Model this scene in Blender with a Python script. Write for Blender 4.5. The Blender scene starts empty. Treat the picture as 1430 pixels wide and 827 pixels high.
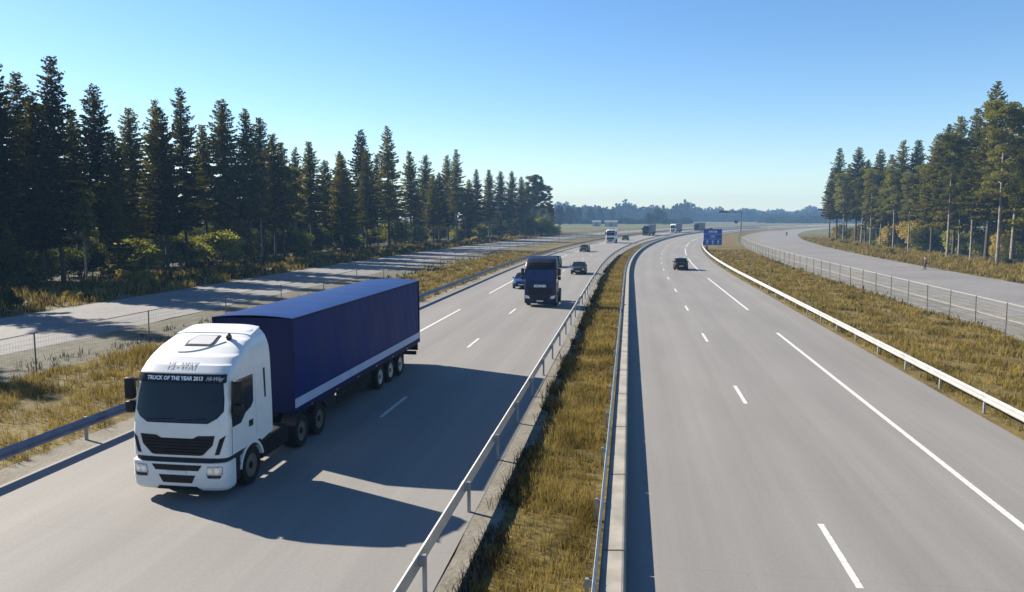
import bpy, bmesh, math, random
import numpy as np
from mathutils import Vector, Matrix

# ------------------------------------------------------------------ camera, world, sun, exposure
SC = bpy.context.scene
COL = SC.collection
R_ = math.radians
cam = bpy.data.cameras.new("camera")
co = bpy.data.objects.new("camera", cam); COL.objects.link(co)
cam.sensor_width = 36.0; cam.lens = 36.0*1070/1430.0
cam.clip_start = 0.1; cam.clip_end = 20000
co.location = (0, 0, 7.0)
co.rotation_euler = (R_(90-5.896), 0, R_(8.7206))
SC.camera = co
SUN_DIR = Vector((-1.6, 0.7, 1.0)).normalized()      # towards the sun
w = bpy.data.worlds.new("World"); SC.world = w; w.use_nodes = True
nt = w.node_tree
bg = nt.nodes['Background']
sky = nt.nodes.new('ShaderNodeTexSky'); sky.sky_type = 'NISHITA'; sky.sun_disc = False
sky.sun_elevation = math.asin(SUN_DIR.z)
sky.sun_rotation = math.atan2(SUN_DIR.x, SUN_DIR.y)
sky.altitude = 200; sky.air_density = 1.0; sky.dust_density = 0.15; sky.ozone_density = 3.0
hs = nt.nodes.new('ShaderNodeHueSaturation'); hs.inputs['Hue'].default_value = .504; hs.inputs['Saturation'].default_value = 1.2
nt.links.new(sky.outputs[0], hs.inputs['Color'])
nt.links.new(hs.outputs[0], bg.inputs[0]); bg.inputs[1].default_value = 0.056
sun = bpy.data.lights.new("sun", 'SUN'); sun.energy = 4.6; sun.angle = R_(0.5); sun.color = (1.0, .91, .77)
so = bpy.data.objects.new("sun", sun); COL.objects.link(so)
so.rotation_euler = (-SUN_DIR).to_track_quat('-Z', 'Y').to_euler(); so.location = (-40, 20, 60)
SC.view_settings.view_transform = 'Standard'; SC.view_settings.look = 'None'
SC.view_settings.exposure = 1.65; SC.view_settings.gamma = 1.0; SC.view_settings.use_curve_mapping = False
SC.cycles.max_bounces = 6; SC.cycles.volume_bounces = 0; SC.cycles.transparent_max_bounces = 12
SC.cycles.use_denoising = True
SC.cycles.caustics_reflective = False; SC.cycles.caustics_refractive = False
rnd = random.Random(7)

# ------------------------------------------------------------------ materials
def new_mat(name):
    m = bpy.data.materials.new(name); m.use_nodes = True
    n = m.node_tree; b = n.nodes['Principled BSDF']
    return m, n, b

def mat(name, col, rough=.6, metal=0., var=.12, scale=3., bump=0., bscale=40., spec=.5, coat=0., col2=None, detail=5, warp=None):
    m, n, b = new_mat(name)
    L = n.links.new
    tc = n.nodes.new('ShaderNodeTexCoord')
    nz = n.nodes.new('ShaderNodeTexNoise'); nz.inputs['Scale'].default_value = scale; nz.inputs['Detail'].default_value = detail
    src = tc.outputs['Object']
    if warp:
        mp = n.nodes.new('ShaderNodeMapping'); mp.inputs['Scale'].default_value = warp
        L(src, mp.inputs[0]); src = mp.outputs[0]
    L(src, nz.inputs['Vector'])
    cr = n.nodes.new('ShaderNodeValToRGB')
    c1 = [c*(1-var) for c in col]; c2 = [min(1, c*(1+var)) for c in (col2 or col)]
    cr.color_ramp.elements[0].position = .35; cr.color_ramp.elements[1].position = .65
    cr.color_ramp.elements[0].color = (*c1, 1); cr.color_ramp.elements[1].color = (*c2, 1)
    L(nz.outputs[0], cr.inputs[0]); L(cr.outputs[0], b.inputs['Base Color'])
    b.inputs['Roughness'].default_value = rough; b.inputs['Metallic'].default_value = metal
    b.inputs['Specular IOR Level'].default_value = spec
    b.inputs['Coat Weight'].default_value = coat
    if bump:
        n2 = n.nodes.new('ShaderNodeTexNoise'); n2.inputs['Scale'].default_value = bscale; n2.inputs['Detail'].default_value = 4
        L(src, n2.inputs['Vector'])
        bp = n.nodes.new('ShaderNodeBump'); bp.inputs['Strength'].default_value = bump; bp.inputs['Distance'].default_value = .02
        L(n2.outputs[0], bp.inputs['Height']); L(bp.outputs[0], b.inputs['Normal'])
    return m

def leaf_mat(name, c1, c2, trans=.35, rnd_amt=.35, scale=.35):
    m = bpy.data.materials.new(name); m.use_nodes = True
    n = m.node_tree; n.nodes.clear(); L = n.links.new
    out = n.nodes.new('ShaderNodeOutputMaterial')
    tc = n.nodes.new('ShaderNodeTexCoord'); oi = n.nodes.new('ShaderNodeObjectInfo')
    nz = n.nodes.new('ShaderNodeTexNoise'); nz.inputs['Scale'].default_value = scale; nz.inputs['Detail'].default_value = 6
    nz.inputs['Roughness'].default_value = .65
    L(tc.outputs['Object'], nz.inputs['Vector'])
    ad = n.nodes.new('ShaderNodeMath'); ad.operation = 'MULTIPLY_ADD'; ad.inputs[1].default_value = rnd_amt; 
    sb = n.nodes.new('ShaderNodeMath'); sb.operation = 'SUBTRACT'; sb.inputs[1].default_value = .5*rnd_amt
    L(oi.outputs['Random'], ad.inputs[0]); L(nz.outputs[0], ad.inputs[2]); L(ad.outputs[0], sb.inputs[0])
    cr = n.nodes.new('ShaderNodeValToRGB')
    cr.color_ramp.elements[0].position = .35; cr.color_ramp.elements[1].position = .68
    cr.color_ramp.elements[0].color = (*c1, 1); cr.color_ramp.elements[1].color = (*c2, 1)
    L(sb.outputs[0], cr.inputs[0])
    d = n.nodes.new('ShaderNodeBsdfDiffuse'); t = n.nodes.new('ShaderNodeBsdfTranslucent')
    mx = n.nodes.new('ShaderNodeMixShader'); mx.inputs[0].default_value = trans
    L(cr.outputs[0], d.inputs[0]); L(cr.outputs[0], t.inputs[0])
    L(d.outputs[0], mx.inputs[1]); L(t.outputs[0], mx.inputs[2]); L(mx.outputs[0], out.inputs[0])
    return m

def ground_mat(name, stops, scale=.25, scale2=6., rough=.95, bump=.5, streak=(1, 1, 1)):
    m, n, b = new_mat(name); L = n.links.new
    tc = n.nodes.new('ShaderNodeTexCoord'); mp = n.nodes.new('ShaderNodeMapping'); mp.inputs['Scale'].default_value = streak
    L(tc.outputs['Object'], mp.inputs[0])
    a = n.nodes.new('ShaderNodeTexNoise'); a.inputs['Scale'].default_value = scale; a.inputs['Detail'].default_value = 8; a.inputs['Roughness'].default_value = .6
    c = n.nodes.new('ShaderNodeTexNoise'); c.inputs['Scale'].default_value = scale2; c.inputs['Detail'].default_value = 5
    L(mp.outputs[0], a.inputs['Vector']); L(mp.outputs[0], c.inputs['Vector'])
    mx = n.nodes.new('ShaderNodeMath'); mx.operation = 'MULTIPLY_ADD'; mx.inputs[1].default_value = .45
    sc = n.nodes.new('ShaderNodeMath'); sc.operation = 'MULTIPLY'; sc.inputs[1].default_value = .55
    L(a.outputs[0], sc.inputs[0]); L(c.outputs[0], mx.inputs[0]); L(sc.outputs[0], mx.inputs[2])
    cr = n.nodes.new('ShaderNodeValToRGB'); e = cr.color_ramp.elements
    while len(e) < len(stops): e.new(.5)
    for k, (p, col) in enumerate(stops): e[k].position = p; e[k].color = (*col, 1)
    L(mx.outputs[0], cr.inputs[0]); L(cr.outputs[0], b.inputs['Base Color'])
    b.inputs['Roughness'].default_value = rough; b.inputs['Specular IOR Level'].default_value = .2
    bp = n.nodes.new('ShaderNodeBump'); bp.inputs['Strength'].default_value = bump; bp.inputs['Distance'].default_value = .05
    L(c.outputs[0], bp.inputs['Height']); L(bp.outputs[0], b.inputs['Normal'])
    return m

M = {}
M['road'] = ground_mat('motorway_concrete', [(.30, (0.151, 0.135, 0.120)), (.5, (0.178, 0.162, 0.144)), (.72, (0.199, 0.182, 0.161))], scale=.06, scale2=9., rough=.8, bump=.12, streak=(1.119, 0.231, 0.614))
def road_mat():
    m, n, b = new_mat('motorway_concrete'); L = n.links.new
    uv = n.nodes.new('ShaderNodeUVMap'); uv.uv_map = 'UVMap'
    def noise(sc, scale, det=6, rough=.55):
        mp = n.nodes.new('ShaderNodeMapping'); mp.inputs['Scale'].default_value = sc; L(uv.outputs[0], mp.inputs[0])
        z = n.nodes.new('ShaderNodeTexNoise'); z.inputs['Scale'].default_value = scale; z.inputs['Detail'].default_value = det; z.inputs['Roughness'].default_value = rough
        L(mp.outputs[0], z.inputs['Vector']); return z.outputs[0]
    def math_(op, a, b_=None, c=None):
        q = n.nodes.new('ShaderNodeMath'); q.operation = op
        for i, v in enumerate((a, b_, c)):
            if v is None: continue
            if isinstance(v, (int, float)): q.inputs[i].default_value = v
            else: L(v, q.inputs[i])
        return q.outputs[0]
    sp = n.nodes.new('ShaderNodeSeparateXYZ'); L(uv.outputs[0], sp.inputs[0])
    base = noise((1, .25, 1), .12, 5); fine = noise((1, 1, 1), 14, 4, .7); streak = noise((3.2, .03, 1), 1.0, 6); patch_ = noise((.5, .09, 1), 1.0, 3)
    # polished wheel tracks: dark bands twice per 4.13 m lane
    w1 = math_('SINE', math_('MULTIPLY_ADD', sp.outputs[0], 2*math.pi/2.065, .4))
    v = math_('MULTIPLY_ADD', base, .34, .83)
    v = math_('MULTIPLY', v, math_('MULTIPLY_ADD', fine, .42, .79))
    v = math_('MULTIPLY', v, math_('MULTIPLY_ADD', streak, .28, .86))
    v = math_('MULTIPLY', v, math_('MULTIPLY_ADD', patch_, .34, .83))
    v = math_('MULTIPLY', v, math_('MULTIPLY_ADD', w1, .035, 1.0))
    # transverse joints every 5 m and dark tar lines between slabs
    fr = math_('FRACT', math_('MULTIPLY', sp.outputs[1], .2)); j = math_('LESS_THAN', fr, .006)
    v = math_('MULTIPLY', v, math_('MULTIPLY_ADD', j, -.10, 1.0))
    mx = n.nodes.new('ShaderNodeVectorMath'); mx.operation = 'SCALE'; mx.inputs[0].default_value = (.172, .164, .154); L(v, mx.inputs['Scale'])
    L(mx.outputs[0], b.inputs['Base Color']); b.inputs['Roughness'].default_value = .8; b.inputs['Specular IOR Level'].default_value = .25
    bp = n.nodes.new('ShaderNodeBump'); bp.inputs['Strength'].default_value = .15; bp.inputs['Distance'].default_value = .01; L(fine, bp.inputs['Height']); L(bp.outputs[0], b.inputs['Normal'])
    return m
M['road'] = road_mat()
M['side_road'] = ground_mat('old_concrete', [(.32, (0.114, 0.108, 0.106)), (.5, (0.159, 0.153, 0.149)), (.7, (0.199, 0.192, 0.184))], scale=.12, scale2=2., rough=.85, bump=.3)
M['gravel'] = ground_mat('pale_gravel', [(.34, (0.099, 0.092, 0.073)), (.5, (0.158, 0.149, 0.129)), (.68, (0.218, 0.205, 0.185))], scale=.5, scale2=4., bump=.6)
M['gravel_left'] = ground_mat('grassy_gravel', [(.36, (0.050, 0.046, 0.023)), (.5, (0.086, 0.079, 0.053)), (.68, (0.132, 0.125, 0.102))], scale=.5, scale2=3., bump=.6)
M['kerbstrip'] = ground_mat('dusty_concrete_strip', [(.35, (0.112, 0.099, 0.073)), (.6, (0.178, 0.165, 0.139))], scale=1.2, scale2=9.)
M['verge'] = ground_mat('dry_verge', [(.34, (.035, .028, .008)), (.46, (.085, .065, .018)), (.56, (.13, .095, .028)), (.7, (.19, .15, .06))], scale=.35, scale2=5., bump=.8)
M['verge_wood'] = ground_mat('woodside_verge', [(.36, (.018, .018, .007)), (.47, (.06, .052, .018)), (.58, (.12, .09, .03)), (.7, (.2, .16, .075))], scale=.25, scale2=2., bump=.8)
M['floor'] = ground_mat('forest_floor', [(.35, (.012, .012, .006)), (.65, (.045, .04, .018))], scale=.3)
M['field'] = ground_mat('far_field', [(.35, (.05, .06, .022)), (.5, (.085, .085, .03)), (.65, (.13, .11, .045))], scale=.012, scale2=.4, bump=.1)
M['paint'] = mat('road_paint', (.46, .46, .44), .8, var=.22, scale=9, detail=9)
M['steel'] = mat('galvanised_steel', (.46, .45, .43), .42, .6, var=.12, scale=2.5)
M['steel_dark'] = mat('weathered_steel', (.3, .31, .32), .5, .6, var=.2, scale=3)
M['barrier'] = mat('barrier_concrete', (.205, .19, .16), .85, var=.2, scale=1.6, bump=.3)
M['wire'] = mat('fence_wire', (.28, .27, .24), .5, .2, var=.1)
M['rail_pale'] = mat('pale_fence_rail', (.24, .23, .205), .6, 0, var=.08)
M['fpost'] = mat('fence_post_metal', (.11, .11, .095), .6, .2, var=.2)
M['fpost_l'] = mat('fence_post_dull', (.13, .13, .11), .6, .2, var=.2)
M['bark'] = mat('spruce_bark', (.045, .036, .026), .9, var=.4, scale=4, bump=.6, bscale=8)
M['bark_pale'] = mat('pine_bark', (.17, .145, .115), .9, var=.35, scale=2, bump=.6, bscale=8, col2=(.16, .145, .13))
M['spruce'] = leaf_mat('spruce_needles', (.032, .030, .004), (.155, .138, .013), .42)
M['spruce_g'] = leaf_mat('young_spruce_needles', (.03, .036, .006), (.14, .15, .02), .42)
M['pine'] = leaf_mat('pine_needles', (.035, .038, .006), (.20, .19, .04), .40)
M['bush'] = leaf_mat('bush_leaves', (.05, .058, .009), (.26, .26, .045), .5)
M['bush_y'] = leaf_mat('yellowing_leaves', (.14, .11, .02), (.42, .32, .07), .5)
M['farleaf'] = leaf_mat('far_wood_leaves', (.02, .028, .012), (.06, .065, .025), .2, scale=.05)
M['grass'] = leaf_mat('dry_grass', (.10, .074, .014), (.32, .24, .07), .35, 0, scale=.5)
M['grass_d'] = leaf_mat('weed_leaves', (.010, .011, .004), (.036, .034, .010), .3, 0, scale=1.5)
M['white'] = mat('white_cab_paint', (.68, .67, .645), .32, 0, var=.03, coat=.35)
M['black'] = mat('black_plastic', (.008, .008, .01), .5, 0, var=.2, spec=.25)
M['rubber'] = mat('tyre_rubber', (.010, .010, .010), .85, 0, var=.2, spec=.2)
M['chassis'] = mat('chassis_black', (.006, .006, .007), .7, 0, var=.3, spec=.15)
M['rim_steel'] = mat('steel_rim', (.5, .48, .44), .4, .5, var=.15, scale=6)
M['rim_dark'] = mat('dusty_rim', (.13, .11, .085), .6, .3, var=.2, scale=6)
M['tarp'] = mat('blue_tarpaulin', (.0, .015, .10), .5, 0, var=.10, scale=.8, bump=.8, bscale=1.4, spec=.08)
M['tarp_top'] = mat('blue_roof_tarpaulin', (.002, .018, .11), .4, 0, var=.12, scale=.8, bump=.8, bscale=1.6, spec=.16)
M['navy'] = mat('navy_headboard', (.003, .008, .05), .6, 0, var=.1, spec=.12)
M['band'] = mat('silver_blue_band', (.33, .38, .52), .5, 0, var=.06, scale=2)
M['wbadge'] = mat('white_lettering', (.85, .85, .85), .5, var=0)
M['gbadge'] = mat('grey_lettering', (.40, .40, .40), .5, var=0)
M['plate'] = mat('plate_white', (.6, .6, .6), .5, var=.05)
M['lamp'] = mat('lamp_lens', (.62, .66, .72), .12, .55, var=.15, scale=9)
M['amber'] = mat('amber_lens', (.5, .18, .02), .3, 0, var=.1)
M['tail'] = mat('tail_lens', (.25, .01, .008), .25, 0, var=.1)
M['blue_sign'] = mat('blue_sign_face', (.015, .07, .40), .5, var=.05)
M['sign_white'] = mat('sign_white', (.62, .72, .85), .5, var=.02)
M['skin'] = mat('skin', (.42, .26, .18), .6, var=.05)
M['dark_cloth'] = mat('dark_cloth', (.02, .018, .02), .9, var=.2)
M['brown_cloth'] = mat('rust_cloth', (.10, .035, .018), .9, var=.2)
M['hair'] = mat('dark_hair', (.015, .01, .008), .8, var=.2)
M['wall_white'] = mat('white_render', (.38, .38, .37), .8, var=.05)
M['roof_grey'] = mat('grey_sheet_roof', (.16, .16, .17), .6, var=.1)

M['reflector'] = mat('bright_reflector', (.85, .87, .9), .1, .9, var=.05)
M['lamp_body'] = mat('headlamp_housing', (.30, .34, .42), .25, .3, var=.2, scale=8)
M['rail_shaded'] = mat('shade_tinted_steel', (.10, .14, .22), .45, .3, var=.2, scale=2)  # galvanised steel with the barrier's shaded side put into its colour
M['mast_dark'] = mat('dark_mast_paint', (.02, .02, .022), .6, 0, var=.1)
def glass(name, col=(.012, .016, .022), rough=.08):
    m, n, b = new_mat(name); L = n.links.new
    tc = n.nodes.new('ShaderNodeTexCoord'); nz = n.nodes.new('ShaderNodeTexNoise'); nz.inputs['Scale'].default_value = 1.5
    L(tc.outputs['Object'], nz.inputs['Vector'])
    cr = n.nodes.new('ShaderNodeValToRGB'); cr.color_ramp.elements[0].color = (*[c*.6 for c in col], 1); cr.color_ramp.elements[1].color = (*[c*1.5 for c in col], 1)
    L(nz.outputs[0], cr.inputs[0]); L(cr.outputs[0], b.inputs['Base Color'])
    b.inputs['Roughness'].default_value = rough; b.inputs['Specular IOR Level'].default_value = .35
    return m
M['glass'] = glass('tinted_glass')

# ------------------------------------------------------------------ mesh builder
class MB:
    def __init__(s): s.v = []; s.f = []
    def add(s, vs, fs):
        o = len(s.v); s.v += [tuple(p) for p in vs]; s.f += [tuple(o+i for i in f) for f in fs]; return s
    def box(s, x0, x1, y0, y1, z0, z1, b=0.0):
        if x0 > x1: x0, x1 = x1, x0
        if y0 > y1: y0, y1 = y1, y0
        if b <= 0:
            vs = [(x, y, z) for z in (z0, z1) for y in (y0, y1) for x in (x0, x1)]
            return s.add(vs, [(0, 2, 3, 1), (4, 5, 7, 6), (0, 1, 5, 4), (2, 6, 7, 3), (0, 4, 6, 2), (1, 3, 7, 5)])
        bm = bmesh.new(); bmesh.ops.create_cube(bm, size=1)
        for v in bm.verts: v.co = Vector(((x0+x1)/2+v.co.x*(x1-x0), (y0+y1)/2+v.co.y*(y1-y0), (z0+z1)/2+v.co.z*(z1-z0)))
        bmesh.ops.bevel(bm, geom=bm.edges[:], offset=b, segments=2, affect='EDGES', profile=.5)
        s.frombm(bm); return s
    def frombm(s, bm):
        bm.verts.index_update()
        s.add([v.co[:] for v in bm.verts], [[v.index for v in f.verts] for f in bm.faces]); bm.free(); return s
    def loft(s, rings, cap0=True, cap1=True, closed=True):
        n = len(rings[0]); o = len(s.v)
        for r in rings: s.v += [tuple(p) for p in r]
        for i in range(len(rings)-1):
            for j in range(n if closed else n-1):
                k = (j+1) % n
                s.f.append((o+i*n+j, o+i*n+k, o+(i+1)*n+k, o+(i+1)*n+j))
        if cap0: s.f.append(tuple(o+j for j in range(n-1, -1, -1)))
        if cap1: s.f.append(tuple(o+(len(rings)-1)*n+j for j in range(n)))
        return s
    def tube(s, pts, r, n=6, r2=None, cap=True):
        pts = [Vector(p) for p in pts]; rings = []
        for i, p in enumerate(pts):
            d = (pts[min(i+1, len(pts)-1)]-pts[max(i-1, 0)]).normalized()
            a = d.cross(Vector((0, 0, 1)) if abs(d.z) < .9 else Vector((1, 0, 0))).normalized(); b = d.cross(a)
            rr = r + ((r2 if r2 is not None else r)-r)*i/max(1, len(pts)-1)
            rings.append([p+(a*math.cos(2*math.pi*k/n)+b*math.sin(2*math.pi*k/n))*rr for k in range(n)])
        return s.loft(rings, cap, cap)
    def lathe_x(s, prof, n=28, c=(0, 0, 0)):      # prof: (x, r), turned about the x axis
        rings = [[(c[0]+x, c[1]+r*math.cos(2*math.pi*k/n), c[2]+r*math.sin(2*math.pi*k/n)) for k in range(n)] for x, r in prof]
        return s.loft(rings, prof[0][1] > .001, prof[-1][1] > .001)
    def xf(s, m):
        s.v = [tuple(m @ Vector(p)) for p in s.v]; return s
    def build(s, name, m=None, parent=None, smooth=False, angle=None, loc=None):
        me = bpy.data.meshes.new(name)
        me.from_pydata(s.v, [], s.f); me.update()
        bm = bmesh.new(); bm.from_mesh(me); bmesh.ops.recalc_face_normals(bm, faces=bm.faces); bm.to_mesh(me); bm.free()
        if m is not None: me.materials.append(m)
        if smooth:
            me.polygons.foreach_set('use_smooth', [True]*len(me.polygons))
            me.set_sharp_from_angle(angle=R_(angle or 35))
        o = bpy.data.objects.new(name, me); COL.objects.link(o)
        if parent: o.parent = parent
        if loc: o.location = loc
        return o

def raw(name, verts, faces, m, parent=None):     # fast numpy mesh; faces (n,k) of one size
    verts = np.asarray(verts, np.float32); faces = np.asarray(faces, np.int32)
    me = bpy.data.meshes.new(name); n, k = faces.shape
    me.vertices.add(len(verts)); me.vertices.foreach_set('co', verts.ravel())
    me.loops.add(n*k); me.loops.foreach_set('vertex_index', faces.ravel())
    me.polygons.add(n); me.polygons.foreach_set('loop_start', np.arange(0, n*k, k, dtype=np.int32))
    me.update(calc_edges=True); me.materials.append(m)
    o = bpy.data.objects.new(name, me); COL.objects.link(o)
    if parent: o.parent = parent
    return o

def tag(o, label=None, cat=None, group=None, kind=None):
    if label: o['label'] = label
    if cat: o['category'] = cat
    if group: o['group'] = group
    if kind: o['kind'] = kind
    return o
def thing(name, label, cat, loc=(0, 0, 0), rz=0, group=None):
    o = bpy.data.objects.new(name, None); COL.objects.link(o); o.empty_display_size = .3
    o.location = loc; o.rotation_euler = (0, 0, rz)
    return tag(o, label, cat, group)
def dup_tree(root, loc=None, rz=None, sc=None, label=None, group=None, cat=None):
    r = root.copy(); COL.objects.link(r)
    if loc is not None: r.location = loc
    if rz is not None: r.rotation_euler = (0, 0, rz)
    if sc is not None: r.scale = sc
    for ch in root.children:
        c = ch.copy(); COL.objects.link(c); c.parent = r
        for g in ch.children:
            d = g.copy(); COL.objects.link(d); d.parent = c
    if label: r['label'] = label
    if group: r['group'] = group
    if cat: r['category'] = cat
    return r

# ------------------------------------------------------------------ road alignment
T0, RAD, TEND = 88.0, 1120.0, 1500.0
def P(t, off, z=0.0):
    if t <= T0: return Vector((off, t, z))
    f = (t-T0)/RAD
    return Vector((RAD*(1-math.cos(f))+off*math.cos(f), T0+RAD*math.sin(f)-off*math.sin(f), z))
def head(t): return 0.0 if t <= T0 else -(t-T0)/RAD      # z rotation of the road direction
def trange(t0, t1, near=3.0, far=12.0):
    ts = [t0]
    while ts[-1] < t1: ts.append(min(t1, ts[-1]+(near if ts[-1] < 120 else far)))
    return ts
def ribbon(name, a, b, t0, t1, z, m, label=None, kind='structure', nx=1, wob=0, parent=None):
    mb = MB(); ts = trange(t0, t1); rr = random.Random(name+str(a))
    rings = []
    for t in ts:
        wa = wob*rr.uniform(-1, 1); wb = wob*rr.uniform(-1, 1)
        rings.append([P(t, a+wa+(b+wb-a-wa)*k/nx, z) for k in range(nx+1)])
    mb.loft(rings, False, False, closed=False)
    o = mb.build(name, m, parent)
    uvl = o.data.uv_layers.new(name='UVMap'); lo = o.data.loops
    offs = [a+(b-a)*k/nx for _ in ts for k in range(nx+1)]; tt = [t for t in ts for k in range(nx+1)]
    for l in lo: uvl.data[l.index].uv = (offs[l.vertex_index], tt[l.vertex_index])
    if kind: o['kind'] = kind
    return o
# ------------------------------------------------------------------ ground and roads
mb = MB(); S = 9000; mb.add([(-S, -500, -.05), (S, -500, -.05), (S, S, -.05), (-S, S, -.05)], [(0, 1, 2, 3)])
mb.build('ground', M['field'])['kind'] = 'structure'
T1 = 1400
ribbon('grass_verge', -31.2, -16.0, -12, T1, -.03, M['verge'], wob=0)
ribbon('grass_verge', -3.5, -.4, -12, 700, -.028, M['verge'])
ribbon('grass_verge', 12.2, 23.2, -12, T1, -.03, M['verge'])
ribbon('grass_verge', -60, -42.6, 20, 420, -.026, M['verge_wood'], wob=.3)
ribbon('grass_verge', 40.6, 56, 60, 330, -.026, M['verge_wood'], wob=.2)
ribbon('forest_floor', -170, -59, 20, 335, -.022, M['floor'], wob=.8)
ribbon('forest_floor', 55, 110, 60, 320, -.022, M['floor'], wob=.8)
ribbon('gravel_shoulder', -31.4, -26.0, 10, 420, -.022, M['gravel_left'], wob=.25)
ribbon('gravel_shoulder', 22.3, 28.3, 10, 420, -.022, M['gravel'], wob=.1)
ribbon('side_road', -43, -31.4, 10, 600, -.016, M['side_road'], wob=.22)
ribbon('side_road', 28.2, 41, 10, 600, -.016, M['side_road'], wob=.06)
ribbon('motorway', -16.2, -3.55, -12, T1, 0, M['road'])
ribbon('motorway', 0, 12.35, -12, T1, 0, M['road'])
ribbon('verge_strip', -3.55, -2.85, -12, 300, -.006, M['kerbstrip'], wob=.05)
ribbon('verge_strip', -17.2, -16.2, -12, 300, -.006, M['kerbstrip'], wob=.05)
# painted markings, one sheet per line of marks
def marks(name, off, spans, w_=.15):
    mb = MB()
    for t0, t1 in spans:
        if t1 <= -12: continue
        ts = [t0]
        while ts[-1] < t1: ts.append(min(t1, ts[-1]+8))
        mb.loft([[P(t, off-w_/2, .005), P(t, off+w_/2, .005)] for t in ts], False, False, closed=False)
    mb.build(name, M['paint'])['kind'] = 'structure'
marks('lane_marking', 4.42, [(16.25+14.6*k-1.55, 16.25+14.6*k+1.55) for k in range(0, 60)], .14)
marks('lane_marking', -8.55, [(26.9+14.6*k-1.55, 26.9+14.6*k+1.55) for k in range(0, 60)], .14)
marks('edge_line', 8.92, [(59.6+42.2*k-42.3, 59.6+42.2*k-11.7) for k in range(0, 22)]+[(-10, 5.6)], .17)
marks('edge_line', -12.68, [(68.9+42.2*k-12.2-30, 68.9+42.2*k-12.2) for k in range(0, 22) if not (False)], .17)

# ------------------------------------------------------------------ crash barriers
def guard(off, side, label, ts0=-8, ts1=520, matl='steel', hk=1.0):
    # side: direction (in offset) the beam faces
    root = thing('crash_barrier', label, 'crash barrier', group='steel crash barriers along the motorway')
    prof = [(0, .43), (.03, .45), (.07, .49), (.07, .53), (.02, .57), (.02, .61), (.07, .65), (.07, .69), (.03, .73), (0, .75), (-.012, .73), (.012, .6), (-.012, .45)]
    prof = [(x*(1 if hk == 1 else .7), z*hk) for x, z in prof]
    mb = MB()
    mb.loft([[P(t, off+side*x, z) for x, z in prof] for t in trange(ts0, ts1, 4, 8)], True, True)
    t = ts0+1.3
    while t < 70:                                     # overlapped joints with bolt heads
        if t > 8:
            mb.loft([[P(t+d, off+side*(x+.006) if x > 0 else off+side*x, z) for x, z in prof[:10]] for d in (-.17, .17)], True, True)
            for dz in (.51, .67):
                for d in (-.11, .11): mb.tube([P(t+d, off+side*.075, dz*hk), P(t+d, off+side*.095, dz*hk)], .016, 6)
        t += 4.0
    mb.build('rail_beam', M[matl], root, smooth=True, angle=25)
    base = None; n = 0; rest = MB(); t = ts0+1.3
    while t < ts1:
        def one(mb):
            c = -side*.11
            mb.box(c-.035, c+.035, -.04, .04, -.04, .74*hk); mb.box(min(c, 0), max(c, 0), -.045, .045, .52*hk, .68*hk); return mb
        if t > -1 and n < 99:
            if base is None:
                base = one(MB()).build('post', M['steel_dark'], root); o = base
            else:
                o = base.copy(); COL.objects.link(o)
            o.location = P(t, off); o.rotation_euler = (0, 0, head(t)); n += 1
        else:
            tmp = one(MB()); tmp.xf(Matrix.Translation(P(t, off)) @ Matrix.Rotation(head(t), 4, 'Z')); rest.add(tmp.v, tmp.f)
        t += 4.0 if t < 380 else 8
    if rest.v: rest.build('post_row', M['steel_dark'], root)['kind'] = 'stuff'
    return root
guard(-16.75, 1, 'steel crash barrier along the outer shoulder behind the white-cab lorry, dry verge beside it', ts1=600, matl='rail_shaded')
guard(-3.8, -1, 'shining steel crash barrier on the left side of the grassy median')
guard(-.56, 1, 'thin blue-grey steel crash barrier beside the low concrete kerb blocks of the median', hk=.68)
guard(12.6, -1, 'bright cream-lit steel crash barrier right of the empty carriageway', ts1=600)

# low concrete blocks along the median, joints between
root = thing('concrete_kerb', 'low pale concrete kerb wall of jointed blocks edging the right carriageway', 'kerb wall')
base = None; rest = MB(); n = 0; t = 1.05-9.2
prof = [(-.46, -.04), (-.46, .33), (-.43, .36), (-.06, .385), (-.02, .375), (.0, .345), (.03, .0), (.03, -.04)]
while t < 520:
    if n < 99 and t < 100:
        mb = MB(); mb.loft([[P(t+d, x, z)-P(t, 0) for x, z in prof] for d in (.03, 2.3, 4.57)])
        mb.build('block', M['barrier'], root, loc=P(t, 0)); n += 1
    else:
        rest.loft([[P(t+d, x, z) for x, z in prof] for d in (.03, 2.3, 4.57)])
    t += 4.6
rest.build('block_row', M['barrier'], root)['kind'] = 'stuff'

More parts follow.
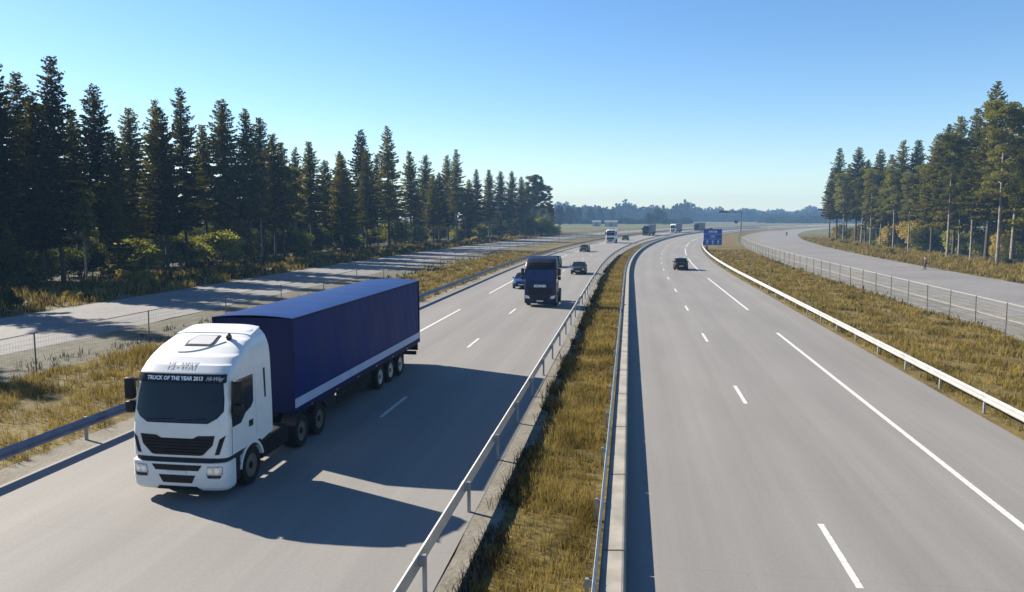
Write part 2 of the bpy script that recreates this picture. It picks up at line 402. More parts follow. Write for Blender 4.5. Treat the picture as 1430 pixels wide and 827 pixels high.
# ------------------------------------------------------------------ wildlife fences
def fence(off, label, t0, t1, sp, h, pm, nh, toprail, vdist, first):
    root = thing('wire_fence', label, 'fence', group='wire fences beside the motorway')
    base = MB().tube([(0, 0, -.05), (0, 0, h+.03)], .032, 8).build('post', M[pm], root)
    base.location = P(first, off); t = first; n = 1
    back = first-sp
    while back > t0:
        o = base.copy(); COL.objects.link(o); o.location = P(back, off); back -= sp; n += 1
    t = first+sp; rest = MB()
    while t < t1:
        if n < 99:
            o = base.copy(); COL.objects.link(o); o.location = P(t, off); o.rotation_euler = (0, R_(rnd.uniform(-1.5, 1.5)), head(t)); n += 1
        else: rest.tube([P(t, off, -.05), P(t, off, h)], .04, 4)
        t += sp
    if rest.v: rest.build('post_row', M[pm], root)['kind'] = 'stuff'
    mb = MB()
    ts = trange(t0, t1, 4, 8)
    for k in range(nh):
        z = .06+(h-.1)*k/(nh-1); rr = random.Random(k)
        mb.tube([P(t, off+rr.uniform(-.01, .01), z+rr.uniform(-.03, .03)) for t in ts], .0045, 3, cap=False)
    t = t0
    while t < vdist:
        mb.tube([P(t, off, .05), P(t, off, h-.04)], .003, 3, cap=False); t += .16 if t < 75 else .3
    mb.build('wire_mesh', M['wire'], root)
    if toprail:
        for z in (h, h*.5):
            m2 = MB(); m2.tube([P(t, off+.05, z) for t in ts], .022, 6); m2.build('rail', M['rail_pale'], root)
    else:
        for z in (h,):
            m2 = MB(); m2.tube([P(t, off+.05, z) for t in ts], .016, 5); m2.build('rail', M['fpost_l'], root)
    return root
fence(22.0, 'pale railed wire fence between the dry right verge and the empty side road', 30, 420, 4.05, 1.95, 'fpost', 10, True, 150, 44.6)
fence(-26.2, 'thin dull wire fence between the golden verge and the shaded side road', 20, 420, 8.2, 1.85, 'fpost_l', 9, False, 130, 30.2)

# ------------------------------------------------------------------ grass
def grass(name, label, off0, off1, t0, t1, dens, h0, h1, m, seed, patchy=0., fade=40., cat='grass'):
    g = np.random.default_rng(seed)
    n = int((off1-off0)*(t1-t0)*dens)
    t = t0+(t1-t0)*g.random(n); off = off0+(off1-off0)*g.random(n)
    keep = g.random(n) < np.clip((fade/np.maximum(t, 1))**1.3, 0, 1)
    if patchy:
        f = np.sin(t*.9+off*1.7)+np.sin(t*.37-off*2.3+1)+np.sin(t*2.1+off*.6+2)
        keep &= g.random(n) < np.clip(.5+f*patchy, .05, 1)
    t = t[keep]; off = off[keep]; n = len(t)
    f = np.where(t > T0, (t-T0)/RAD, 0)
    X = np.where(t > T0, RAD*(1-np.cos(f))+off*np.cos(f), off); Y = np.where(t > T0, T0+RAD*np.sin(f)-off*np.sin(f), t)
    K = 5
    X = np.repeat(X, K)+g.normal(0, .07, n*K); Y = np.repeat(Y, K)+g.normal(0, .07, n*K); T = np.repeat(t, K)
    N = n*K
    hum = .6+.4*np.sin(X*1.3+Y*.7)*np.sin(X*.5-Y*.45+1)
    h = (h0+(h1-h0)*g.random(N)**2)*np.clip(hum+.25, .35, 1.2)
    wd = .008*np.clip(T/20., 1, 6); a = g.random(N)*6.283; lean = h*(.15+.55*g.random(N)); b = g.random(N)*6.283
    dx, dy = np.cos(a)*wd, np.sin(a)*wd
    V = np.zeros((N, 5, 3), np.float32)
    V[:, 0] = np.stack([X-dx, Y-dy, np.full(N, -.04)], 1); V[:, 1] = np.stack([X+dx, Y+dy, np.full(N, -.04)], 1)
    mx, my = X+np.cos(b)*lean*.35, Y+np.sin(b)*lean*.35
    V[:, 2] = np.stack([mx+dx*.8, my+dy*.8, h*.6], 1); V[:, 3] = np.stack([mx-dx*.8, my-dy*.8, h*.6], 1)
    V[:, 4] = np.stack([X+np.cos(b)*lean, Y+np.sin(b)*lean, h], 1)
    i = np.arange(N)*5
    F = np.concatenate([np.stack([i, i+1, i+2], 1), np.stack([i, i+2, i+3], 1), np.stack([i+3, i+2, i+4], 1)])
    o = raw(name, V.reshape(-1, 3), F, m)
    return tag(o, label, cat, kind='stuff')
grass('dry_grass', 'golden dry grass between the left crash barrier and the wire fence', -26.0, -17.1, 14, 150, 40, .15, .55, M['grass'], 1, .25, 32)
grass('dry_grass', 'golden brown grass filling the narrow median', -2.5, -.75, 9, 190, 170, .07, .34, M['grass'], 2, .12, 26)
grass('dry_grass', 'olive dry grass between the right crash barrier and the railed fence', 12.75, 22.2, 22, 170, 36, .12, .42, M['grass'], 3, .25, 38)
grass('tall_weeds', 'dark weeds, thickened to stand in for the barrier shadow, along the left part of the median', -3.05, -2.4, 9, 140, 150, .06, .42, M['grass_d'], 4, .7, 45, 'weeds')  # weeds set dense and dark to paint in the barrier's shadow band
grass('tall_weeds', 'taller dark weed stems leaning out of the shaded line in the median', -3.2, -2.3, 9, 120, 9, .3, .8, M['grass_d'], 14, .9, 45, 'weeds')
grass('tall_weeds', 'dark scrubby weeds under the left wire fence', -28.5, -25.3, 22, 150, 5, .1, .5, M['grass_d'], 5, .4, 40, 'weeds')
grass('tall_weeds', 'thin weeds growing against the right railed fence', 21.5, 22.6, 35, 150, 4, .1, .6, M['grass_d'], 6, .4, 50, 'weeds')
grass('rough_grass', 'tufted grass and scrub between the left side road and the spruces', -58, -43.2, 42, 260, 7, .3, 1.0, M['grass'], 7, .35, 80)
grass('rough_grass', 'pale tufted grass between the right side road and the pines', 41.2, 56, 75, 280, 7, .3, .9, M['grass'], 8, .3, 90)
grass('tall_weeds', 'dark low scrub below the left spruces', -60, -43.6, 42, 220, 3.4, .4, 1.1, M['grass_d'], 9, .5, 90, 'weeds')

# ------------------------------------------------------------------ trees
def leaf_faces(g, C, S, droop=0., flat=0.):
    """quads round centres C with size S, random orientation."""
    n = len(C); d = g.normal(size=(n, 3)); d[:, 2] *= (1-flat); d[:, 2] -= droop
    d /= np.linalg.norm(d, axis=1)[:, None]
    e = g.normal(size=(n, 3)); e -= (e*d).sum(1)[:, None]*d; e /= np.linalg.norm(e, axis=1)[:, None]
    S = np.asarray(S)[:, None]
    V = np.stack([C-d*S, C+e*S*.45, C+d*S, C-e*S*.45], 1).astype(np.float32)
    i = np.arange(n)*4
    return V.reshape(-1, 3), np.stack([i, i+1, i+2, i+3], 1)

def make_spruce(seed, H=26., bare=.27, rad=3.3, m='spruce', sparse=1., lf=.2):
    g = np.random.default_rng(seed); rr = random.Random(seed)
    root = thing('spruce_tree', 'spruce', 'tree')
    tr = MB(); bend = [rr.uniform(-.25, .25) for _ in range(2)]
    tr.tube([(bend[0]*math.sin(3*z/H), bend[1]*math.sin(2.4*z/H), z-.2) for z in np.linspace(0, H, 10)], .29, 9, .02)
    z0 = H*bare; z = z0; C = []; Sz = []
    while z < H-.15:
        u = (z-z0)/(H-z0)
        Lm = rad*.86*(min(1, .66+u*3.0))*(1-u)**.68+.30
        tier = .9+.15*math.sin(z*3.2+seed)+rr.uniform(-.10, .10)
        nb = 7 if u < .75 else 5
        a0 = rr.random()*6.28
        for k in range(nb):
            if rr.random() < .10*sparse: continue
            a = a0+k*6.283/nb+rr.uniform(-.35, .35); L = Lm*tier*rr.uniform(.62, 1.12)
            dz = rr.uniform(-.18, .0)-.32*(1-u)+.25*u
            ns = max(3, int(L/.10))
            s = np.sort(g.random(ns*3))**.8
            base = np.array([bend[0]*math.sin(3*z/H), bend[1]*math.sin(2.4*z/H), z])
            pos = base+np.stack([np.cos(a)*s*L, np.sin(a)*s*L, dz*s*L+.22*L*s**2.5], 1)
            side = g.normal(0, 1, len(s))*(.10+.28*L*.5*(1-s)*s*2)
            pos += np.stack([-np.sin(a)*side, np.cos(a)*side, -np.abs(g.normal(0, .16, len(s)))*(1-.4*s)], 1)
            C.append(pos); Sz.append(g.uniform(lf*.7, lf*1.5, len(s))*(1-.35*u))
            if u < .95:
                tr.tube([tuple(base), tuple(base+np.array([np.cos(a)*L*.8, np.sin(a)*L*.8, dz*L*.8+.1*L]))], .035*(1-u)+.012, 3, .008, cap=False)
        z += .36+.14*(1-u)*rr.random()
    for _ in range(9):                              # a few dead stubs on the bare part
        zz = rr.uniform(H*.08, z0); a = rr.random()*6.28; l = rr.uniform(.4, 1.3)
        tr.tube([(0, 0, zz), (math.cos(a)*l, math.sin(a)*l, zz-.15)], .02, 3, .005, cap=False)
    tr.build('trunk', M['bark'], root)
    V, F = leaf_faces(g, np.concatenate(C), np.concatenate(Sz), .25, .35)
    raw('crown', V, F, M[m], root)
    return root

def make_pine(seed, H=25., m='pine', clumps=34):
    g = np.random.default_rng(seed); rr = random.Random(seed)
    root = thing('pine_tree', 'pine', 'tree'); tr = MB()
    bx, by = rr.uniform(-.9, .9), rr.uniform(-.9, .9)
    ax = lambda z: np.array([bx*(z/H)**2, by*(z/H)**2, z])
    tr.tube([tuple(ax(z)) for z in np.linspace(-.2, H*.96, 10)], .27, 9, .05)
    C = []; Sz = []
    for k in range(clumps):
        u = (k+.5)/clumps; z = H*(.42+.56*u); a = k*2.4+rr.uniform(-.5, .5)
        L = (2.9*math.sin(min(1, .35+u*1.1)*math.pi*.62)*(1.08-u*.75)+.3)*rr.uniform(.6, 1.15)
        c = ax(z)+np.array([math.cos(a)*L, math.sin(a)*L, rr.uniform(0, .5)])
        tr.tube([tuple(ax(z-.6)), tuple(ax(z-.1)+np.array([math.cos(a)*L*.5, math.sin(a)*L*.5, 0])), tuple(c)], .06, 4, .02, cap=False)
        r = rr.uniform(.75, 1.45); n = int(300*r*r)
        d = g.normal(size=(n, 3)); d /= np.linalg.norm(d, axis=1)[:, None]
        C.append(c+d*(r*g.random(n)**.45)[:, None]*np.array([1.15, 1.15, .62])); Sz.append(g.uniform(.12, .26, n))
    tr.build('trunk', M['bark_pale'], root, smooth=True)
    V, F = leaf_faces(g, np.concatenate(C), np.concatenate(Sz), -.2)
    raw('crown', V, F, M[m], root)
    return root

def make_bush(seed, H=5., Wd=3., m='bush', name='bush', lf=.17, dens=1.):
    g = np.random.default_rng(seed); rr = random.Random(seed)
    root = thing(name, 'bush', 'bush'); st = MB(); C = []; Sz = []
    for k in range(12):
        a = rr.random()*6.28; q = rr.random()**.6*Wd*.62; z = rr.uniform(.22, .82)*H*(1-.25*q/Wd)
        c = np.array([math.cos(a)*q, math.sin(a)*q, z]); r = rr.uniform(.16, .3)*H
        st.tube([(c[0]*.1, c[1]*.1, -.1), (c[0]*.5, c[1]*.5, z*.5), tuple(c)], .05, 4, .015, cap=False)
        n = int(560*dens); d = g.normal(size=(n, 3)); d /= np.linalg.norm(d, axis=1)[:, None]
        p = c+d*(r*g.random(n)**.4)[:, None]*np.array([1.15, 1.15, .95]); p += g.normal(0, .12, p.shape)
        p[:, 2] = np.abs(p[:, 2]); C.append(p); Sz.append(g.uniform(lf*.6, lf*1.3, n))
    st.build('stem', M['bark'], root)
    V, F = leaf_faces(g, np.concatenate(C), np.concatenate(Sz))
    raw('foliage', V, F, M[m], root)
    return root

proto_used = set()
def place(proto, t, off, s, sz=None, rz=None, label=None, group=None, world=None):
    loc = world if world is not None else P(t, off, -.05)
    rz = rnd.random()*6.28 if rz is None else rz
    sc = (s, s, sz if sz else s)
    if id(proto) not in proto_used:
        proto_used.add(id(proto)); proto.location = loc; proto.rotation_euler = (0, 0, rz); proto.scale = sc
        if label: proto['label'] = label
        if group: proto['group'] = group
        return proto
    return dup_tree(proto, loc, rz, sc, label, group)
SPR = [make_spruce(11, 26, .30, 5.0, lf=.23), make_spruce(12, 26, .22, 5.5, lf=.23), make_spruce(13, 26, .34, 4.6, lf=.22), make_spruce(14, 26, .26, 5.3, sparse=2., lf=.23), make_spruce(15, 26, .32, 4.9, lf=.23), make_spruce(16, 26, .28, 5.6, sparse=1.5, lf=.23)]
YNG = [make_spruce(21, 10, .02, 2.6, 'spruce_g', 1., .17), make_spruce(22, 12, .03, 2.9, 'spruce_g', 1., .18)]
PIN = [make_pine(31), make_pine(32, clumps=40), make_pine(33, clumps=30)]
BSH = [make_bush(41), make_bush(42, 4.4, 3.4), make_bush(43, 5.5, 2.8)]
BSY = [make_bush(44, 5, 2.6, 'bush_y', 'yellow_bush'), ]
LOW = [make_bush(46, 1.5, 1.6, 'bush', 'low_shrub', .11, .45), make_bush(47, 1.2, 1.8, 'bush_y', 'low_shrub', .11, .4)]

ORD = ['first', 'second', 'third', 'fourth', 'fifth', 'sixth', 'seventh', 'eighth', 'ninth', 'tenth', 'eleventh', 'twelfth', 'thirteenth', 'fourteenth', 'fifteenth', 'sixteenth', 'seventeenth', 'eighteenth', 'nineteenth', 'twentieth', 'twenty-first', 'twenty-second']
# ray tools: where a picture column meets a line parallel to the road
F_, CX_, CY_ = 1070., 715., 413.5
pit, yw = R_(5.896), R_(8.7206)
FW = Vector((-math.sin(yw)*math.cos(pit), math.cos(yw)*math.cos(pit), -math.sin(pit)))
RT = Vector((math.cos(yw), math.sin(yw), 0)); UP = RT.cross(FW)
def t_at(px, off):
    best = None
    for t in np.arange(20, 262 if off > 0 else 600, .5):
        p = P(t, off)-Vector((0, 0, 7)); k = p.dot(FW); x = CX_+F_*p.dot(RT)/k
        if best is None or abs(x-px) < best[0]: best = (abs(x-px), t)
    return best[1]
def h_at(t, off, py):
    p = P(t, off)-Vector((0, 0, 7)); k = p.dot(FW)
    # height whose projection is py
    lo, hi = 0., 60.
    for _ in range(40):
        m_ = (lo+hi)/2; q = P(t, off, m_)-Vector((0, 0, 7)); y = CY_-F_*q.dot(UP)/q.dot(FW)
        if y > py: lo = m_
        else: hi = m_
    return lo
LEFT = [(-14, 95, 64), (8, 70, 62), (42, 100, 67), (88, 76, 61), (112, 150, 65), (145, 115, 63), (168, 185, 60), (190, 148, 68), (225, 138, 62), (262, 122, 61), (290, 172, 66), (317, 136, 64), (350, 150, 60), (367, 162, 66), (398, 198, 60), (416, 205, 66), (436, 196, 60), (457, 222, 65), (477, 210, 59), (507, 179, 62), (528, 215, 66), (544, 175, 58), (574, 210, 61), (596, 215, 64), (614, 240, 60), (626, 215, 64), (638, 208, 59), (665, 236, 62), (684, 236, 60), (699, 238, 63), (715, 238, 60), (728, 246, 62)]
for i, (px, py, o) in enumerate(LEFT):
    t = t_at(px, -o); h = h_at(t, -o, py)
    if i < 20: lb = 'tall dark spruce with bare lower trunk, %s from the left along the left forest skyline' % ORD[i]
    else: lb = 'spruce near the far end of the left forest skyline, %s from its hazy right end' % ORD[len(LEFT)-1-i]
    p = SPR[i % 6]
    wsc = rnd.uniform(.95, 1.15)*min(1.15, max(.8, h/26))
    place(p, t, -o, wsc, h/26*1.0, label=lb, group='spruces of the left forest')
for k, t in enumerate((43, 56)):
    place(SPR[k], t, -61-2*(k % 2), 1.0, .95, label='spruce beyond the left photo edge, shading the near end of the side road', group='spruces beyond the left photo edge')
# trunks in the front row seen against the undergrowth
for i, (px, o) in enumerate([(60, 60), (235, 58), (385, 58), (480, 58), (512, 58), (605, 58), (655, 58)]):
    t = t_at(px, -o)
    place(SPR[(i*2+1) % 6], t, -o, .82, rnd.uniform(.70, .82), label='shorter spruce with thin bare trunk, %s of the front row beside the left side road' % ORD[i], group='spruces of the left forest')
# second and third rows, hidden from one another
for (o, t0, t1, sp, h0, h1) in [(-71, 70, 318, 24, .50, .66)]:
    t = t0
    while t < t1:
        k = rnd.uniform(h0, h1)
        place(rnd.choice(SPR), t, o+rnd.uniform(-2, 2), rnd.uniform(.85, 1.1), k, label='shadowy spruce standing inside the left forest behind the front rows', group='inner spruces of the left forest')
        t += sp*rnd.uniform(.75, 1.25)
t = 58
while t < 335:
    place(rnd.choice(YNG), t, -82+rnd.uniform(-2, 2), 1.1, rnd.uniform(.65, .95), label='dark young spruce closing the back of the left forest', group='young spruces behind the left forest')
    t += 4.6
t = 60
while t < 325:
    place(rnd.choice(BSH), t, -91+rnd.uniform(-2, 2), 1.9, 1.2, label='tall thicket bush deep behind the left forest', group='thicket behind the left forest'); t += 6
for k, (px, o, hh) in enumerate([(728, 66, 17), (742, 68, 16), (755, 66, 15), (765, 62, 12), (748, 72, 15)]):
    place(YNG[k % 2], t_at(px, -o), -o, hh/11, hh/11, label='hazy spruce filling the far end of the left forest behind the rounded pines', group='spruces closing the left forest end')
for k, (px, o, hh) in enumerate([(734, 55, 8), (745, 54, 7.5), (756, 53, 8), (766, 52, 7), (774, 53, 5)]):
    place(BSH[k % 3], t_at(px, -o), -o, hh/5*1.2, hh/5, label='hazy bush at the far end of the left forest, %s from its tip' % ORD[4-k], group='bushes at the left forest end')
# round far end of the left forest
for i, (px, py, o) in enumerate([(742, 244, 60), (752, 243, 57), (764, 258, 55), (733, 262, 54), (770, 285, 54)]):
    t = t_at(px, -o); h = h_at(t, -o, py)
    place(PIN[i % 3], t, -o, h/25*1.05, h/25, label='broad rounded hazy pine, %s in the clump closing the left forest' % ORD[i], group='pines of the left forest end')
# pines and young spruces mixed into the left forest
for i, (px, py, o) in enumerate([(120, 250, 59), (365, 225, 58), (415, 232, 60), (650, 262, 58)]):
    t = t_at(px, -o); h = h_at(t, -o, py)
    place(PIN[(i+1) % 3], t, -o, h/25, h/25, label='pale-trunked pine, %s from the left among the dark spruces' % ORD[i], group='pines within the left forest')
for i, (px, hh, o) in enumerate([(170, 9.5, 57), (15, 6, 60), (345, 8, 62), (700, 8, 58), (440, 8, 62)]):
    t = t_at(px, -o)
    place(YNG[i % 2], t, -o, hh/10.5, hh/10.5, label=['green young spruce branched to the ground before the left forest', 'small young spruce at the left photo edge', 'young spruce between bushes right of the yellowish bush', 'hazy young spruce near the far end of the left forest', 'young spruce in the middle of the left forest edge'][i], group='young spruces at the forest edge')
bl = [(28, 5, 58), (70, 5, 62), (205, 5.2, 60), (240, 5, 63), (325, 6.5, 58), (300, 5, 64), (268, 5, 62), (392, 4.5, 62), (425, 6, 58), (455, 5, 62), (492, 6, 60), (525, 5, 64), (560, 7, 60), (590, 6.5, 60), (618, 5, 64), (575, 5, 66), (650, 6, 60), (675, 6, 58), (700, 5, 60), (722, 5, 58), (130, 4.2, 62), (365, 4.5, 64)]
bl.sort()
for i, (px, hh, o) in enumerate(bl):
    t = t_at(px, -o)
    lb = 'green bush of the left forest undergrowth, %s' % (('%s from the left photo edge' % ORD[i]) if i < 12 else ('%s before its hazy far end' % ORD[len(bl)-1-i]))
    place(BSH[i % 3], t, -o-1.5, hh/5*1.25, hh/5, label=lb, group='bushes under the left forest')
place(BSY[0], t_at(328, -62), -62, 1.35, 1.55, label='pale yellowish bush rising behind a dark round bush in the left forest')
for k in range(46):
    t = 45+k*4.6+rnd.uniform(-1.5, 1.5); o = rnd.uniform(-57, -46)-.0
    place(LOW[k % 2], t, o, rnd.uniform(.5, 1.1), label='small low shrub in the rough grass beside the left side road', group='low shrubs along the left side road')

RIGHT = [(1158, 240, 49), (1168, 206, 50), (1181, 228, 53), (1194, 204, 52), (1208, 222, 54), (1224, 207, 54), (1240, 215, 55), (1254, 195, 57), (1276, 194, 60), (1300, 190, 56), (1316, 172, 58), (1330, 160, 57), (1352, 150, 61), (1376, 113, 55), (1424, 140, 60), (1446, 120, 55)]
for i, (px, py, o) in enumerate(RIGHT):
    t = t_at(px, o); h = h_at(t, o, py)
    place(SPR[(i+2) % 6], t, o, min(1.2, max(.9, h/25)), h/26, label='dark pointed spruce, %s from the left along the right forest skyline' % ORD[i], group='spruces of the right forest')
rp = [(1177, 240, 50), (1202, 232, 51), (1215, 235, 52), (1247, 235, 54), (1268, 240, 53), (1228, 262, 53), (1322, 185, 53), (1338, 225, 57), (1392, 138, 52), (1412, 150, 55), (1355, 215, 54), (1300, 235, 56), (1432, 200, 52), (1284, 228, 58)]
rp.sort()
for i, (px, py, o) in enumerate(rp):
    t = t_at(px, o); h = h_at(t, o, py)
    place(PIN[i % 3], t, o, h/25*1.05, h/25, label='sunlit pine with pale bare trunk, %s from the left in the right forest' % ORD[i], group='pines of the right forest')
for (o, sp) in [(64, 9)]:
    t = 100
    while t < 262:
        place(rnd.choice(SPR), t, o+rnd.uniform(-2, 2), 1.0, rnd.uniform(.65, .85), label='shadowy spruce standing inside the right forest', group='inner spruces of the right forest'); t += sp*rnd.uniform(.8, 1.2)
t = 95
while t < 272:
    place(rnd.choice(YNG), t, 72+rnd.uniform(-2, 2), 1.1, rnd.uniform(1.0, 1.3), label='dark young spruce closing the back of the right forest', group='young spruces behind the right forest'); t += 5.5
rb = [(1182, 5, 53, 0), (1198, 5, 54, 1), (1232, 5, 58, 0), (1258, 5, 60, 0), (1276, 6.5, 57, 1), (1292, 5.5, 57, 0), (1310, 4.5, 60, 0), (1345, 6, 60, 0), (1375, 5, 62, 0), (1405, 5, 62, 1), (1425, 4.5, 60, 0), (1168, 5, 52, 1), (1215, 5, 56, 0), (1245, 5.5, 56, 1), (1392, 4, 64, 0)]
rb.sort()
for i, (px, hh, o, yel) in enumerate(rb):
    t = t_at(px, o)
    place((BSY[0] if yel else BSH[i % 3]), t, o, hh/5*1.15, hh/5, label='%s bush under the right forest, %s from its far left end' % ('yellowing' if yel else 'dark green', ORD[i]), group='bushes under the right forest')
for k in range(26):
    t = 82+k*7+rnd.uniform(-2, 2)
    place(LOW[k % 2], t, rnd.uniform(45, 55), rnd.uniform(.5, 1.0), label='small low shrub in the pale grass beside the right side road', group='low shrubs along the right side road')

# far wood: one mass on the horizon, plus a few separate nearer trees
g = np.random.default_rng(5); C = []; Sz = []
def farwood(t0, t1, off0, off1, n, h0, h1):
    for _ in range(n):
        t = g.uniform(t0, t1); o = g.uniform(off0, off1); b = P(t, o); h = g.uniform(h0, h1); kk = 90
        z = g.random(kk)**.8; pointed = g.random() < .55
        r = (h*.17*(1-z)+.4) if pointed else h*.24*np.sqrt(np.clip(1-(z*1.9-1)**2, 0.05, 1))
        a = g.random(kk)*6.28; q = np.sqrt(g.random(kk))*r
        C.append(np.stack([b.x+np.cos(a)*q, b.y+np.sin(a)*q, z*h+.3], 1)); Sz.append(g.uniform(.8, 1.9, kk))
def farline(px0, px1, step, d0, d1, h0, h1, r_):
    px = px0
    while px < px1:
        d = g.uniform(d0, d1); k = RT.x*(px-CX_)/F_
        v = Vector((FW.x+RT.x*(px-CX_)/F_, FW.y+RT.y*(px-CX_)/F_, 0)).normalized()*d
        h = g.uniform(h0, h1)*(1+.25*math.sin(px*.11)*math.sin(px*.037+1)); kk = 130
        z = g.random(kk)**.9; pointed = g.random() < .45
        r = (r_*(1-z)+.5) if pointed else r_*1.1*np.sqrt(np.clip(1-(z*1.6-.6)**2, 0.05, 1))
        a = g.random(kk)*6.28; q = np.sqrt(g.random(kk))*r
        C.append(np.stack([v.x+np.cos(a)*q, v.y+np.sin(a)*q, z*h+.2], 1)); Sz.append(g.uniform(.9, 2.1, kk)*d/800)
        px += step*g.uniform(.6, 1.4)
farline(690, 960, 4.0, 1000, 1100, 17, 24, 7.)
farline(690, 980, 3.5, 1150, 1250, 19, 25, 8.)
farline(690, 1020, 3.0, 1300, 1400, 18, 24, 8.)
farline(900, 1330, 3.0, 1350, 1450, 14, 18, 8.)
farline(900, 1330, 3.0, 1500, 1650, 17, 22, 9.)
farline(940, 1330, 4.0, 1100, 1200, 9, 14, 7.)
farline(760, 960, 3.0, 760, 840, 2.5, 5, 5.)
farline(1060, 1330, 3.0, 900, 1000, 4, 8, 6.)
V, F = leaf_faces(g, np.concatenate(C), np.concatenate(Sz))
tag(raw('far_wood', V, F, M['farleaf']), 'blue hazy wood along the whole horizon', 'wood', kind='stuff')
FAR = [make_bush(61, 20, 8.5, 'farleaf', 'broadleaf_tree', .75, 1.1), make_bush(62, 20, 7.5, 'farleaf', 'broadleaf_tree', .75, 1.1)]
for q in FAR: q['category'] = 'tree'
for i, (px, off_t, py) in enumerate([(905, 690, 295), (914, 700, 292), (924, 720, 291), (781, 620, 288), (795, 700, 285), (806, 780, 290), (823, 800, 287), (838, 860, 291), (853, 880, 290), (864, 900, 295)]):
    ray = Vector((FW.x+RT.x*(px-CX_)/F_, FW.y+RT.y*(px-CX_)/F_, 0)).normalized(); pos = ray*off_t
    hh = 7+(303-py)/1070*off_t
    place(FAR[i % 2], 0, 0, (hh/20*.62) if i > 2 else hh/20*.75, hh/20*1.08, label=('dark blue-grey tree, %s from the left in the small clump above the slate lorry' % ORD[i]) if i < 3 else 'hazy rounded tree against the far wood, %s to the right of the left forest' % ORD[i-3], group='hazy trees beyond the forests', world=(pos.x, pos.y, -.1))

# ------------------------------------------------------------------ haze: one closed box of even air
hz = MB(); hz.box(-1100, 1350, -60, 1720, -1.2, 48)
hm = bpy.data.materials.new('haze_air'); hm.use_nodes = True; hn = hm.node_tree; hn.nodes.clear()
ho = hn.nodes.new('ShaderNodeOutputMaterial'); pv = hn.nodes.new('ShaderNodeVolumePrincipled')
pv.inputs['Color'].default_value = (.36, .64, 1.0, 1); pv.inputs['Density'].default_value = .00038; pv.inputs['Anisotropy'].default_value = -.28
hn.links.new(pv.outputs[0], ho.inputs['Volume'])
hzo = hz.build('haze', hm); hzo['kind'] = 'stuff'; hzo['label'] = 'thin blue air haze over the whole landscape'; hzo['category'] = 'haze'

# ------------------------------------------------------------------ vehicles
def wheel(name, parent, loc, r=.51, w_=.30, rim='rim_steel', side=1, dish=.05):
    """wheel part > tyre, rim; outer face on +x*side."""
    s = side
    hub = MB().lathe_x([(s*(w_*.5-.12), .0005), (s*(w_*.5-.10), .10), (s*(w_*.5-.02), .10), (s*(w_*.5-.01), .0005)], 14)
    o = hub.build(name, M['chassis'] if rim != 'rim_steel' else M['rim_dark'], parent, loc=loc)
    t = MB().lathe_x([(-s*w_*.5, r*.60), (-s*w_*.5, r*.93), (-s*w_*.42, r*.99), (s*w_*.42, r*.99), (s*w_*.5, r*.93), (s*w_*.5, r*.62), (s*w_*.35, r*.57), (-s*w_*.35, r*.57)], 32)
    t.build('tyre', M['rubber'], o, smooth=True, angle=30)
    q = MB().lathe_x([(s*w_*.38, r*.60), (s*w_*.46, r*.60), (s*w_*.44, r*.55), (s*(w_*.5-.10-dish), r*.48), (s*(w_*.5-.12-dish), r*.30), (s*(w_*.5-.05), r*.26), (s*(w_*.5-.045), r*.14), (s*(w_*.5-.2), r*.12)], 28)
    for k in range(8):
        a = k*math.pi/4
        q.lathe_x([(s*(w_*.5-.13), .028), (s*(w_*.5-.085), .028), (s*(w_*.5-.08), .0005)], 6, c=(0, math.cos(a)*r*.37, math.sin(a)*r*.37))
    q.build('rim', M[rim], o, smooth=True, angle=30)
    return o

